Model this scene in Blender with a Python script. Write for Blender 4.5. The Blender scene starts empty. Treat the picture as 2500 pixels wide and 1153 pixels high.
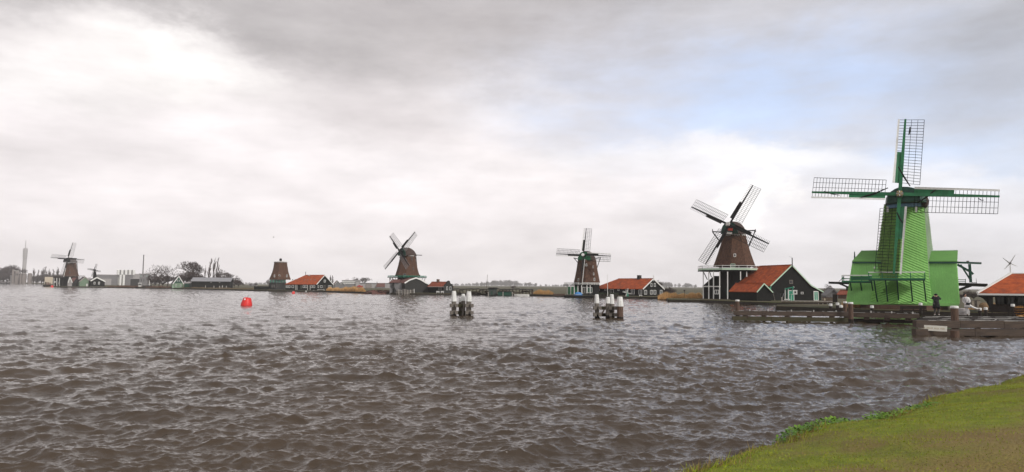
import bpy, math, random
import numpy as np
from mathutils import Vector, Matrix
from mathutils.geometry import tessellate_polygon
R = math.radians
rnd = random.Random(11)
scn = bpy.context.scene
COL = scn.collection

# ------------------------------------------------------------------ camera
F, CX, CY, EYE = 1600.0, 1250.0, 576.5, 3.2          # focal length in photo pixels, centre, eye above water
pitch = math.atan((697.0 - CY) / F)
roll = math.atan(18.0 / 2500.0)
FWD = Vector((0, math.cos(pitch), math.sin(pitch)))
_r, _u = Vector((1, 0, 0)), Vector((0, -math.sin(pitch), math.cos(pitch)))
RGT = _r * math.cos(roll) + _u * math.sin(roll)
UPV = _u * math.cos(roll) - _r * math.sin(roll)
CAM = Vector((0, 0, EYE))
cam = bpy.data.objects.new('camera', bpy.data.cameras.new('camera'))
COL.objects.link(cam)
cam.data.sensor_fit = 'HORIZONTAL'; cam.data.sensor_width = 36.0
cam.data.lens = 36.0 * F / 2500.0
cam.data.clip_start = 0.1; cam.data.clip_end = 20000
m = Matrix((RGT, UPV, -FWD)).transposed().to_4x4(); m.translation = CAM
cam.matrix_world = m
scn.camera = cam

# ------------------------------------------------------------------ light
SUN_AZ, SUN_EL = R(134), R(35)                       # behind the camera, to its right
EXPOSURE = 0.75
sd = bpy.data.lights.new('sun', 'SUN'); sd.energy = 1.5; sd.angle = R(14); sd.color = (1.0, 0.955, 0.90)
sun = bpy.data.objects.new('sun', sd); COL.objects.link(sun)
_sv = Vector((math.sin(SUN_AZ) * math.cos(SUN_EL), math.cos(SUN_AZ) * math.cos(SUN_EL), math.sin(SUN_EL)))
sun.rotation_euler = _sv.to_track_quat('Z', 'Y').to_euler()
sun.location = (60, -40, 80)
vs = scn.view_settings
vs.view_transform = 'Standard'; vs.look = 'None'; vs.exposure = EXPOSURE; vs.gamma = 1.0; vs.use_curve_mapping = False
scn.render.engine = 'CYCLES'
scn.cycles.use_denoising = True
scn.cycles.max_bounces = 6
scn.cycles.diffuse_bounces = 3
scn.cycles.glossy_bounces = 3
scn.cycles.volume_bounces = 1
scn.cycles.transparent_max_bounces = 4

class NT:
    """small helper to write node trees"""
    def __init__(s, nt): s.nt = nt; s.n = nt.nodes; s.l = nt.links
    def put(s, sock, val):
        if isinstance(val, bpy.types.NodeSocket): s.l.new(val, sock)
        elif isinstance(val, (int, float)):
            sock.default_value = val if not hasattr(sock.default_value, '__len__') else [val] * len(sock.default_value)
        else:
            d = sock.default_value
            v = list(val)
            if len(d) == 4 and len(v) == 3: v = v + [1.0]
            sock.default_value = v
    def node(s, typ, ins=None, out=0, **props):
        nd = s.n.new('ShaderNode' + typ)
        for k, v in props.items(): setattr(nd, k, v)
        for k, v in (ins or {}).items(): s.put(nd.inputs[k], v)
        return nd.outputs[out] if out is not None else nd
    def math(s, op, a, b=0.0, c=0.0, clamp=False):
        return s.node('Math', {0: a, 1: b, 2: c}, operation=op, use_clamp=clamp)
    def vmath(s, op, a, b=(0, 0, 0), out=0):
        return s.node('VectorMath', {0: a, 1: b}, out=out, operation=op)
    def scale(s, a, k):
        nd = s.n.new('ShaderNodeVectorMath'); nd.operation = 'SCALE'
        s.put(nd.inputs[0], a); s.put(nd.inputs['Scale'], k); return nd.outputs[0]
    def mix(s, f, a, b, blend='MIX'):
        nd = s.n.new('ShaderNodeMix'); nd.data_type = 'RGBA'; nd.blend_type = blend; nd.clamp_factor = True
        s.put(nd.inputs[0], f); s.put(nd.inputs[6], a); s.put(nd.inputs[7], b); return nd.outputs[2]
    def smooth(s, v, a, b, lo=0.0, hi=1.0):
        return s.node('MapRange', {0: v, 1: a, 2: b, 3: lo, 4: hi}, interpolation_type='SMOOTHSTEP', clamp=True)
    def noise(s, vec, scale, detail=4.0, rough=0.55, out=0, dist=0.0):
        return s.node('TexNoise', {'Vector': vec, 'Scale': scale, 'Detail': detail, 'Roughness': rough, 'Distortion': dist}, out=out)

def ray(px, py): return FWD * F + RGT * (px - CX) - UPV * (py - CY)
def at_depth(px, py, Y):
    d = ray(px, py); return CAM + d * (Y / d.y)
def on_z(px, py, z=0.0):
    d = ray(px, py); return CAM + d * ((z - CAM.z) / d.z)

# ------------------------------------------------------------------ sky: cloud layers over a clear sky
world = bpy.data.worlds.new('World'); scn.world = world; world.use_nodes = True
w = NT(world.node_tree); w.n.clear()
direc = w.vmath('NORMALIZE', w.node('TexCoord', out=0))
nish = w.n.new('ShaderNodeTexSky'); nish.sky_type = 'NISHITA'; nish.sun_disc = False
nish.sun_elevation = SUN_EL; nish.sun_rotation = SUN_AZ; nish.air_density = 1.0; nish.dust_density = 0.6; nish.ozone_density = 1.5
w.l.new(direc, nish.inputs[0])
sep = w.n.new('ShaderNodeSeparateXYZ'); w.l.new(direc, sep.inputs[0])
X, Y_, Z = sep.outputs
el0 = w.math('ARCSINE', Z); az0 = w.math('ARCTAN2', X, Y_)
# cloud-shaped distortion of the direction, coarse and fine
nco = w.vmath('MULTIPLY', direc, (1.0, 1.0, 2.1))
n1 = w.node('TexNoise', {'Vector': nco, 'Scale': 3.2, 'Detail': 8.0, 'Roughness': 0.66}, out=None)
n1s = w.n.new('ShaderNodeSeparateColor'); w.l.new(n1.outputs[1], n1s.inputs[0])
az = w.math('MULTIPLY_ADD', w.math('SUBTRACT', n1s.outputs[0], 0.5), 0.34, az0)
el = w.math('MULTIPLY_ADD', w.math('SUBTRACT', n1s.outputs[1], 0.5), 0.20, el0)
def blob(px, py, rx, ry, hard=0.0, deg=0.0):
    d = ray(px, py).normalized(); a0 = math.atan2(d.x, d.y); e0 = math.asin(d.z)
    da = w.math('SUBTRACT', az, a0); de = w.math('SUBTRACT', el, e0)
    if deg:
        c, s_ = math.cos(R(deg)), math.sin(R(deg))
        da, de = (w.math('ADD', w.math('MULTIPLY', da, c), w.math('MULTIPLY', de, s_)),
                  w.math('SUBTRACT', w.math('MULTIPLY', de, c), w.math('MULTIPLY', da, s_)))
    q = w.math('ADD', w.math('POWER', w.math('ABSOLUTE', w.math('DIVIDE', da, rx / F)), 2.0),
               w.math('POWER', w.math('ABSOLUTE', w.math('DIVIDE', de, ry / F)), 2.0))
    return w.smooth(w.math('SQRT', q), 1.0, hard)
K = 12.3 / (2 ** EXPOSURE)                            # cloud luminance is given as seen; the background strength is 0.1
def lum(c): return tuple(x * K for x in c)
fb = w.noise(w.vmath('MULTIPLY', direc, (1.0, 1.0, 3.2)), 6.0, 8.0, 0.60)
fb2 = w.noise(w.vmath('MULTIPLY', direc, (1.0, 1.0, 2.4)), 2.1, 4.0, 0.5)
# wind-drawn streaks, falling slightly to the right
stv = w.node('CombineXYZ', {0: w.math('MULTIPLY_ADD', el0, 0.9, az0), 1: w.math('MULTIPLY', el0, 5.0), 2: 0.0})
fb3 = w.noise(stv, 3.4, 7.0, 0.58, dist=0.4)
elS = w.smooth(el, 0.13, 0.48)
cloud = w.mix(elS, lum((0.84, 0.795, 0.80)), lum((0.43, 0.41, 0.42)))
right = w.smooth(az, -0.05, 0.75)
cloud = w.mix(w.math('MULTIPLY', right, 0.8), cloud, w.mix(elS, lum((0.75, 0.75, 0.785)), lum((0.42, 0.43, 0.475))))
def lay(mask, amount, col):
    global cloud
    cloud = w.mix(w.math('MULTIPLY', mask, amount), cloud, lum(col))
lay(blob(1000, 10, 660, 290, deg=-12), 0.78, (0.42, 0.395, 0.40))
lay(blob(1480, 0, 700, 130, deg=-4), 0.75, (0.41, 0.395, 0.41))
lay(blob(200, -20, 900, 105), 0.75, (0.43, 0.41, 0.41))
lay(blob(900, 270, 420, 140, deg=-10), 0.55, (0.57, 0.53, 0.535))
lay(blob(330, 175, 500, 125), 0.75, (0.86, 0.825, 0.81))
lay(blob(450, 165, 230, 75), 0.75, (0.95, 0.925, 0.905))
lay(blob(60, 190, 260, 80), 0.5, (0.92, 0.895, 0.885))
lay(blob(200, 390, 760, 95), 0.45, (0.70, 0.66, 0.665))
lay(blob(1000, 430, 420, 60), 0.35, (0.68, 0.65, 0.66))
lay(blob(1290, 270, 260, 90, deg=-10), 0.55, (0.78, 0.745, 0.75))
clear = w.mix(0.72, w.scale(nish.outputs[0], 1.35), lum((0.52, 0.60, 0.79)))
blue = w.math('MULTIPLY', blob(2050, 255, 980, 260, 0.2, deg=-5), 0.92)
blue = w.math('MULTIPLY', blue, w.smooth(w.math('MULTIPLY_ADD', fb3, 0.5, w.math('MULTIPLY', fb, 0.5)), 0.33, 0.60, 0.45, 1.0))
cloud = w.mix(blue, cloud, clear)
lay(blob(1850, 20, 600, 100), 0.55, (0.54, 0.54, 0.58))
lay(blob(2540, 120, 330, 260), 0.75, (0.40, 0.41, 0.45))
lay(blob(2480, 560, 260, 110), 0.35, (0.60, 0.605, 0.65))
lay(blob(1600, 395, 360, 75), 0.65, (0.84, 0.825, 0.84))
lay(blob(1850, 410, 300, 75, 0.2), 0.80, (0.90, 0.895, 0.91))
lay(blob(1865, 515, 120, 55, 0.4), 0.75, (0.98, 0.965, 0.945))
lay(blob(2250, 455, 360, 55, 0.1), 0.60, (0.78, 0.785, 0.82))
mod = w.math('ADD', w.math('MULTIPLY', fb, 0.62), w.math('ADD', w.math('MULTIPLY', fb2, 0.34), w.math('MULTIPLY', fb3, 0.26)))
cloud = w.mix(1.0, cloud, w.node('CombineColor', {0: w.math('ADD', mod, 0.42), 1: w.math('ADD', mod, 0.415), 2: w.math('ADD', mod, 0.415)}), 'MULTIPLY')
ground_side = w.smooth(Z, -0.02, -0.10)
cloud = w.mix(ground_side, cloud, lum((0.16, 0.15, 0.14)))
bg = w.node('Background', {0: cloud, 1: 0.1})
w.l.new(bg, w.node('OutputWorld', out=None).inputs[0])

# ------------------------------------------------------------------ materials
MATS = {}
def mat(name, c1, c2=None, scale=3.0, rough=0.75, stretch=(1, 1, 1), bump=0.0, bscale=None, detail=5.0, spec=0.35, metal=0.0, lo=0.35, hi=0.65, extra=None):
    if name in MATS: return MATS[name]
    M = bpy.data.materials.new(name); M.use_nodes = True; MATS[name] = M
    t = NT(M.node_tree); b = t.n['Principled BSDF']
    b.inputs['Roughness'].default_value = rough; b.inputs['Metallic'].default_value = metal
    b.inputs['Specular IOR Level'].default_value = spec
    co = t.vmath('MULTIPLY', t.node('TexCoord', out=3), stretch)
    c2 = c2 or tuple(x * 0.82 for x in c1)
    nz = t.noise(co, scale, detail, 0.62)
    col = t.mix(t.smooth(nz, lo, hi), c1, c2)
    if extra: col = extra(t, co, col)
    big = t.noise(t.node('TexCoord', out=3), scale * 0.23, 2.0)
    col = t.mix(1.0, col, t.node('CombineColor', {0: t.math('MULTIPLY_ADD', big, 0.3, 0.85), 1: t.math('MULTIPLY_ADD', big, 0.3, 0.85), 2: t.math('MULTIPLY_ADD', big, 0.3, 0.85)}), 'MULTIPLY')
    t.l.new(col, b.inputs['Base Color'])
    if bump:
        bn = t.node('Bump', {'Strength': 1.0, 'Distance': bump, 'Height': t.noise(co, bscale or scale * 4, 3.0)})
        t.l.new(bn, b.inputs['Normal'])
    return M
def rows(period, axis, depth, dark):
    """courses of tiles or boards along one local axis: colour joints that follow the real joints"""
    def fn(t, co, col):
        sx = t.n.new('ShaderNodeSeparateXYZ'); t.l.new(t.node('TexCoord', out=3), sx.inputs[0])
        v = t.math('FRACT', t.math('DIVIDE', sx.outputs[axis], period))
        return t.mix(t.smooth(v, 0.0, 0.22, depth, 0.0), col, dark)
    return fn
def roofing(period):
    base = rows(period, 2, 0.5, (0.21, 0.04, 0.018))
    def fn(t, co, col):
        col = base(t, co, col)
        oc = t.node('TexCoord', out=3)
        n = t.noise(t.vmath('MULTIPLY', oc, (1.6, 1.0, 0.8)), 0.55, 6.0, 0.65); n2 = t.noise(oc, 7.0, 3.0, 0.6)
        col = t.mix(t.math('MULTIPLY', t.smooth(n, 0.50, 0.68), 0.65), col, (0.17, 0.060, 0.034))
        return t.mix(t.math('MULTIPLY', t.smooth(n2, 0.55, 0.72), 0.45), col, (0.54, 0.16, 0.06))
    return fn
def streaks(amount, dark, sc=(5, 5, 0.25)):
    def fn(t, co, col):
        n = t.noise(t.vmath('MULTIPLY', t.node('TexCoord', out=3), sc), 1.6, 4.0)
        return t.mix(t.math('MULTIPLY', t.smooth(n, 0.45, 0.72), amount), col, dark)
    return fn
THATCH = mat('thatch', (0.165, 0.090, 0.058), (0.070, 0.040, 0.030), 3.5, 0.97, (4, 4, 0.45), 0.10, 16, spec=0.1, extra=streaks(0.75, (0.040, 0.030, 0.026), (3, 3, 0.3)))
THATCH_D = mat('thatch_cap', (0.085, 0.055, 0.045), (0.045, 0.032, 0.028), 5, 0.95, (2, 2, 2), 0.05, 16)
TILE = mat('clay_tile', (0.44, 0.098, 0.032), (0.26, 0.058, 0.026), 1.3, 0.88, spec=0.15, bump=0.02, bscale=14, extra=roofing(0.36))
TILE_D = mat('old_clay_tile', (0.29, 0.072, 0.035), (0.15, 0.042, 0.025), 2.5, 0.85, bump=0.02, bscale=14)
TILE_B = mat('brown_tile', (0.16, 0.07, 0.055), (0.10, 0.05, 0.045), 2.5, 0.85)
BLACK = mat('tarred_boards', (0.010, 0.0105, 0.010), (0.019, 0.019, 0.017), 3, 0.85, spec=0.12, stretch=(4, 4, 0.35), bump=0.01, extra=rows(0.22, 2, 0.55, (0.005, 0.005, 0.005)))
BLACKP = mat('black_paint', (0.011, 0.0115, 0.011), (0.02, 0.0195, 0.018), 4, 0.7, spec=0.15)
CHAR = mat('charcoal_boards', (0.026, 0.027, 0.0265), (0.042, 0.042, 0.038), 3, 0.85, (4, 4, 0.35), 0.01, extra=rows(0.22, 2, 0.4, (0.02, 0.02, 0.02)))
WHITE = mat('white_paint', (0.80, 0.80, 0.77), (0.66, 0.66, 0.62), 5, 0.55)
WHITE_D = mat('weathered_white', (0.56, 0.55, 0.52), (0.38, 0.37, 0.34), 5, 0.7)
GREEN = mat('zaan_green', (0.020, 0.18, 0.070), (0.014, 0.125, 0.05), 1.5, 0.45, extra=streaks(0.35, (0.01, 0.08, 0.03)))
GREEN_D = mat('dark_green', (0.012, 0.075, 0.045), (0.008, 0.045, 0.03), 2, 0.5)
TEAL = mat('teal_green', (0.03, 0.27, 0.16), (0.02, 0.19, 0.12), 3, 0.5)
PALEGREEN = mat('pale_green', (0.50, 0.66, 0.50), (0.40, 0.54, 0.41), 3, 0.6)
SAGE = mat('sage_boards', (0.19, 0.27, 0.18), (0.14, 0.21, 0.14), 3, 0.7)
LIME = mat('lime_boards', (0.255, 0.58, 0.135), (0.205, 0.485, 0.105), 2.2, 0.6, (3, 3, 0.3), 0.008, extra=streaks(0.30, (0.20, 0.44, 0.085)))
LIME_S = mat('lime_side_boards', (0.26, 0.57, 0.165), (0.215, 0.485, 0.135), 2.6, 0.6, (6, 6, 0.2), 0.006)
MOSS = mat('mossy_shingles', (0.13, 0.27, 0.05), (0.085, 0.16, 0.035), 3.5, 0.85, (1, 1, 1), 0.03, 12, extra=streaks(0.6, (0.045, 0.06, 0.02)))
LIME_R = mat('green_roofing', (0.13, 0.31, 0.075), (0.105, 0.25, 0.06), 2.5, 0.7, (5, 5, 1))
WOOD = mat('weathered_timber', (0.105, 0.075, 0.055), (0.05, 0.037, 0.03), 3, 0.8, (1, 6, 6), 0.02, 18)
WOOD_D = mat('wet_dark_timber', (0.034, 0.025, 0.020), (0.016, 0.0125, 0.011), 3, 0.75, spec=0.2, stretch=(1, 6, 6), bump=0.02, bscale=18)
WOOD_G = mat('mossy_timber', (0.085, 0.068, 0.042), (0.045, 0.05, 0.022), 3, 0.85, (1, 5, 5), 0.02, 18)
PILE = mat('pile_timber', (0.155, 0.095, 0.065), (0.07, 0.045, 0.035), 4, 0.85, (6, 6, 0.7), 0.02, 10)
GREYWOOD = mat('grey_timber', (0.23, 0.205, 0.175), (0.11, 0.095, 0.08), 4, 0.85, (5, 5, 0.8), 0.02, 10)
PALEWOOD = mat('pale_timber', (0.42, 0.39, 0.35), (0.27, 0.24, 0.21), 4, 0.8)
BRICK = mat('brown_brick', (0.15, 0.085, 0.055), (0.10, 0.06, 0.045), 3, 0.9, extra=rows(0.2, 2, 0.4, (0.06, 0.05, 0.045)))
GLASS = mat('window_glass', (0.03, 0.035, 0.04), (0.02, 0.022, 0.025), 1, 0.12, spec=0.6)
GLASS_P = mat('bright_glass', (0.20, 0.26, 0.24), (0.13, 0.18, 0.17), 1, 0.15, spec=0.6)
RED = mat('buoy_red', (0.75, 0.035, 0.03), (0.6, 0.028, 0.024), 3, 0.45)
CREAM = mat('cream_panel', (0.62, 0.54, 0.42), (0.52, 0.45, 0.35), 3, 0.7)
CONC = mat('concrete', (0.38, 0.36, 0.35), (0.29, 0.275, 0.27), 2, 0.85)
CONC_D = mat('grey_cladding', (0.20, 0.195, 0.195), (0.15, 0.145, 0.145), 2, 0.8)
STEELROOF = mat('grey_metal_roof', (0.30, 0.30, 0.31), (0.22, 0.22, 0.23), 2, 0.5)
BARK = mat('bark', (0.075, 0.058, 0.05), (0.045, 0.036, 0.032), 4, 0.95)
TWIG = mat('twigs', (0.085, 0.062, 0.055), (0.05, 0.04, 0.037), 2, 0.95)
REED = mat('dry_reed', (0.72, 0.44, 0.18), (0.46, 0.27, 0.115), 0.9, 0.95)
BLUE = mat('blue_tarp', (0.05, 0.22, 0.52), (0.04, 0.17, 0.40), 3, 0.55)
SKYBLUE = mat('pale_blue_paint', (0.18, 0.33, 0.50), (0.15, 0.27, 0.42), 3, 0.5)
REDP = mat('red_paint', (0.42, 0.045, 0.03), (0.34, 0.04, 0.028), 3, 0.6)
GOLD = mat('yellow_paint', (0.72, 0.52, 0.16), (0.6, 0.42, 0.12), 3, 0.5)
LATT = mat('lattice_dark', (0.016, 0.02, 0.017), (0.012, 0.014, 0.013), 3, 0.8, spec=0.15)
JOINT = mat('board_joint', (0.10, 0.26, 0.045), (0.08, 0.21, 0.038), 3, 0.9)
LATT_L = mat('lattice_pale', (0.34, 0.33, 0.33), (0.25, 0.24, 0.24), 3, 0.7)
CLOTH = mat('sail_cloth', (0.66, 0.64, 0.63), (0.54, 0.52, 0.51), 2, 0.85)
SIDE_LIT = mat('skylit_side_boards', (0.40, 0.52, 0.36), (0.33, 0.44, 0.30), 3, 0.6)  # paler green: sky reflection on the side facet put into the colour
HAZYWALL = mat('grey_beige_wall', (0.27, 0.235, 0.215), (0.21, 0.185, 0.17), 2, 0.85)
STEEL = mat('grey_steel', (0.32, 0.32, 0.33), (0.25, 0.25, 0.26), 3, 0.45, metal=0.3)

# ------------------------------------------------------------------ mesh building
class MB:
    def __init__(s): s.v = []; s.f = []
    def add(s, vs, fs):
        n = len(s.v); s.v += [tuple(p) for p in vs]; s.f += [tuple(i + n for i in q) for q in fs]
        return s
    def box(s, a, b):
        (x0, y0, z0), (x1, y1, z1) = a, b
        return s.add([(x0, y0, z0), (x1, y0, z0), (x1, y1, z0), (x0, y1, z0), (x0, y0, z1), (x1, y0, z1), (x1, y1, z1), (x0, y1, z1)],
                     [(0, 3, 2, 1), (4, 5, 6, 7), (0, 1, 5, 4), (1, 2, 6, 5), (2, 3, 7, 6), (3, 0, 4, 7)])
    def bar(s, p, q, w_, h_=None, w2=None):
        p, q = Vector(p), Vector(q); d = q - p; d = d.normalized()
        ref = Vector((0, 0, 1)) if abs(d.z) < 0.9 else Vector((0, 1, 0))
        a = d.cross(ref).normalized(); b = a.cross(d).normalized()
        h_ = h_ or w_; k = (w2 or w_) / w_
        c = [(-1, -1), (1, -1), (1, 1), (-1, 1)]
        vs = [p + a * (i * w_ / 2) + b * (j * h_ / 2) for i, j in c] + [q + a * (i * w_ * k / 2) + b * (j * h_ * k / 2) for i, j in c]
        return s.add(vs, [(0, 1, 2, 3), (7, 6, 5, 4), (0, 4, 5, 1), (1, 5, 6, 2), (2, 6, 7, 3), (3, 7, 4, 0)])
    def tube(s, pts, rad, n=6, cap=True):
        pts = [Vector(p) for p in pts]; rings = []
        for i, p in enumerate(pts):
            d = (pts[min(i + 1, len(pts) - 1)] - pts[max(i - 1, 0)]).normalized()
            ref = Vector((0, 0, 1)) if abs(d.z) < 0.9 else Vector((1, 0, 0))
            a = d.cross(ref).normalized(); b = a.cross(d)
            rings.append([p + (a * math.cos(2 * math.pi * k / n) + b * math.sin(2 * math.pi * k / n)) * rad[i] for k in range(n)])
        return s.loft(rings, cap)
    def loft(s, rings, cap=True):
        n = len(rings[0]); vs = [p for r in rings for p in r]; fs = []
        for i in range(len(rings) - 1):
            for k in range(n):
                fs.append((i * n + k, i * n + (k + 1) % n, (i + 1) * n + (k + 1) % n, (i + 1) * n + k))
        if cap:
            fs.append(tuple(range(n))[::-1]); fs.append(tuple(range((len(rings) - 1) * n, len(rings) * n)))
        return s.add(vs, fs)
    def lathe(s, prof, n=16, c=(0, 0), cap=True):
        return s.loft([[(c[0] + r * math.cos(2 * math.pi * k / n), c[1] + r * math.sin(2 * math.pi * k / n), z) for k in range(n)] for r, z in prof], cap)
    def slab(s, poly, off):
        """a flat polygon given thickness along the vector off"""
        off = Vector(off); n = len(poly); a = [Vector(p) for p in poly]; b = [p + off for p in a]
        return s.add(a + b, [tuple(range(n))[::-1], tuple(range(n, 2 * n))] + [(i, (i + 1) % n, n + (i + 1) % n, n + i) for i in range(n)])
    def build(s, name, mt, parent=None, smooth=False):
        me = bpy.data.meshes.new(name); me.from_pydata(s.v, [], s.f); me.update()
        if smooth: me.polygons.foreach_set('use_smooth', [True] * len(me.polygons))
        me.materials.append(mt)
        return link(name, me, parent)
def link(name, me, parent=None):
    o = bpy.data.objects.new(name, me); COL.objects.link(o)
    if parent is not None: o.parent = parent
    return o
def tag(o, label, cat, group=None):
    o['label'] = label; o['category'] = cat
    if group: o['group'] = group
    return o
def struct(o): o['kind'] = 'structure'; return o
def stuff(o, label=None, cat=None):
    o['kind'] = 'stuff'
    if label: o['label'] = label; o['category'] = cat
    return o
UNIT = {}
def unit(mt):
    if mt.name not in UNIT:
        me = bpy.data.meshes.new('beam_' + mt.name); b = MB().box((-.5, -.5, -.5), (.5, .5, .5))
        me.from_pydata(b.v, [], b.f); me.update(); me.materials.append(mt); UNIT[mt.name] = me
    return UNIT[mt.name]
def beam(name, p, q, wd, mt, parent, ht=None):
    """one straight timber as an object of its own, sharing a unit mesh"""
    p, q = Vector(p), Vector(q); d = q - p; L = d.length; d.normalize()
    ref = Vector((0, 0, 1)) if abs(d.z) < 0.9 else Vector((0, 1, 0))
    a = ref.cross(d).normalized(); b = d.cross(a)
    M = Matrix(((d.x * L, a.x * wd, b.x * (ht or wd), (p.x + q.x) / 2), (d.y * L, a.y * wd, b.y * (ht or wd), (p.y + q.y) / 2),
                (d.z * L, a.z * wd, b.z * (ht or wd), (p.z + q.z) / 2), (0, 0, 0, 1)))
    o = link(name, unit(mt), parent); o.matrix_local = M
    return o

class T:
    """a thing: an Empty at its base whose local x runs across the line of sight and local y away from the eye"""
    def __init__(s, name, label, cat, px, Y, z0=0.4, yaw=0.0, group=None):
        py = 691 + EYE * F / Y
        for _ in range(4):
            p = at_depth(px, py, Y); py += (p.z - z0) * F / Y
        s.loc = Vector((p.x, Y, z0)); s.rz = -math.atan2(p.x, Y) + R(yaw)
        s.e = bpy.data.objects.new(name, None); COL.objects.link(s.e)
        s.e.empty_display_size = 0.5
        s.M = Matrix.Translation(s.loc) @ Matrix.Rotation(s.rz, 4, 'Z'); s.e.matrix_world = s.M
        s.I = s.M.inverted(); s.o = s.I @ CAM; s.r3 = s.I.to_3x3()
        tag(s.e, label, cat, group)
    def l(s, px, py, v=0.0):
        d = s.r3 @ ray(px, py); return s.o + d * ((v - s.o.y) / d.y)
    def lx(s, px, py, u=0.0):
        d = s.r3 @ ray(px, py); return s.o + d * ((u - s.o.x) / d.x)
    def part(s, name, mb, mt, parent=None, smooth=False): return mb.build(name, mt, parent or s.e, smooth)
    def pbar(s, name, a, b, wpx, mt, parent=None, hpx=None):
        k = s.loc.y / F
        return beam(name, s.l(*a), s.l(*b), wpx * k, mt, parent or s.e, (hpx or wpx) * k)
    def pbox(s, name, x0, y0, x1, y1, v0, v1, mt, parent=None):
        a = s.l(x0, y1, v0); b = s.l(x1, y0, v0)
        return s.part(name, MB().box((a.x, v0, a.z), (b.x, v1, b.z)), mt, parent)
    def window(s, plane, x0, y0, x1, y1, fm=WHITE, gm=GLASS, off=0.0, name='window', thin=0.10, mull=True, parent=None):
        """a framed window or door standing proud of the wall plane ('y': wall facing the eye, 'x': gable at right)"""
        if plane == 'y':
            a, b = s.l(x0, y1, off), s.l(x1, y0, off)
            P = lambda i, j, k: Vector((a.x + (b.x - a.x) * i, off - k, a.z + (b.z - a.z) * j))
        else:
            a, b = s.lx(x0, y1, off), s.lx(x1, y0, off)
            P = lambda i, j, k: Vector((off + k, a.y + (b.y - a.y) * i, a.z + (b.z - a.z) * j))
        wd, ht = (P(1, 0, 0) - P(0, 0, 0)).length, (P(0, 1, 0) - P(0, 0, 0)).length
        fw = min(thin, wd * 0.22, ht * 0.22); i, j = fw / wd, fw / ht
        mb = MB()
        def bx(i0, j0, i1, j1, k0, k1):
            mb.slab([P(i0, j0, k0), P(i1, j0, k0), P(i1, j1, k0), P(i0, j1, k0)], P(0, 0, k1) - P(0, 0, k0))
        bx(0, 0, 1, j, 0.003, 0.07); bx(0, 1 - j, 1, 1, 0.003, 0.07); bx(0, j, i, 1 - j, 0.003, 0.07); bx(1 - i, j, 1, 1 - j, 0.003, 0.07)
        if mull and wd > 0.7 and ht > 0.7: bx(0.5 - i * 0.3, j, 0.5 + i * 0.3, 1 - j, 0.003, 0.06)
        f = s.part(name, mb, fm, parent)
        m2 = MB(); mb = m2; bx(i, j, 1 - i, 1 - j, 0.003, 0.035)
        s.part('pane' if name == 'window' else 'panel', m2, gm, f)
        return f

def house(name, label, cat, pc, pe, pg, Y, psi, prof, pL=None, L=None, hip=0.0, wall=BLACK, roof=TILE, trim=WHITE, over=0.3, thick=0.14, group=None, barge=0.28, ridge=True):
    """a gabled building: origin at its near corner, long wall along local -x, gable wall (right) along local y.
    prof: points of the gable top outline in photo pixels, or in metres when given as ('m', [...])"""
    z0 = at_depth(pc, pg, Y).z
    t = T(name, label, cat, pc, Y, z0, -psi, group)
    if prof[0] == 'm': pr = [(y, z) for y, z in prof[1]]
    else:
        pr = [(t.lx(a, b).y, t.lx(a, b).z) for a, b in prof]
        pr[0] = (0.0, t.l(pc, pe).z)
    if L is None: L = -t.l(pL, pe).x
    n = len(pr); ia = max(range(n), key=lambda i: pr[i][1])
    fx = [-L + (hip if i == ia else 0) for i in range(n)]
    near = [Vector((0, y, z)) for y, z in pr] + [Vector((0, pr[-1][0], 0)), Vector((0, 0, 0))]
    far = [Vector((fx[i], pr[i][0], pr[i][1])) for i in range(n)] + [Vector((-L, pr[-1][0], 0)), Vector((-L, 0, 0))]
    k = n + 2
    mb = MB(); mb.add(near + far, [tuple(range(k))[::-1]] + [(i, (i + 1) % k, k + (i + 1) % k, k + i) for i in range(k)])
    if hip: mb.add(far, [(0, k - 1, k - 2, n - 1)] + [(i, i + 1, ia) for i in range(n - 1) if ia not in (i, i + 1)] + [(0, ia, n - 1)])
    else: mb.add(far, [tuple(range(k))])
    t.part('wall', mb, wall)
    up = Vector((0, 0, thick))
    def ext(i, j):      # eave overhang along the slope beyond point i coming from j
        a, b = Vector((0,) + pr[i]), Vector((0,) + pr[j]); return (a - b).normalized() * over
    pts = [Vector((0, y, z + 0.02)) for y, z in pr]
    for i in range(n - 1):
        a, b = pts[i].copy(), pts[i + 1].copy()
        if i == 0: a += ext(0, 1)
        if i == n - 2: b += ext(n - 1, n - 2)
        ov = 0.0 if hip else over
        quad = [a + Vector((over, 0, 0)), b + Vector((over, 0, 0)), b + Vector((fx[i + 1] - ov, 0, 0)), a + Vector((fx[i] - ov, 0, 0))]
        if hip and i == 0: quad[3].x -= over
        r = t.part('roof_slope', MB().slab(quad, up), roof)
        if barge:
            n1 = a + Vector((over + 0.03, 0, thick * 0.3)); n2 = b + Vector((over + 0.03, 0, thick * 0.3))
            beam('barge_board', n1, n2, 0.06, trim, t.e, barge)
    if hip:
        a = Vector((-L - over, pr[0][0] - over * .6, pr[0][1] - over * .6)); b = Vector((-L - over, pr[-1][0] + over * .6, pr[-1][1] - over * .6))
        t.part('hip_slope', MB().slab([a, Vector((fx[ia], pr[ia][0], pr[ia][1] + 0.02)), b], up), roof)
    if ridge:
        ar = Vector((over, pr[ia][0], pr[ia][1] + thick + .03)); br = Vector((fx[ia] - (0 if hip else over), ar.y, ar.z))
        beam('ridge_cap', ar, br, 0.24, roof, t.e, 0.12)
    t.L, t.pr, t.ia = L, pr, ia
    return t
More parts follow.
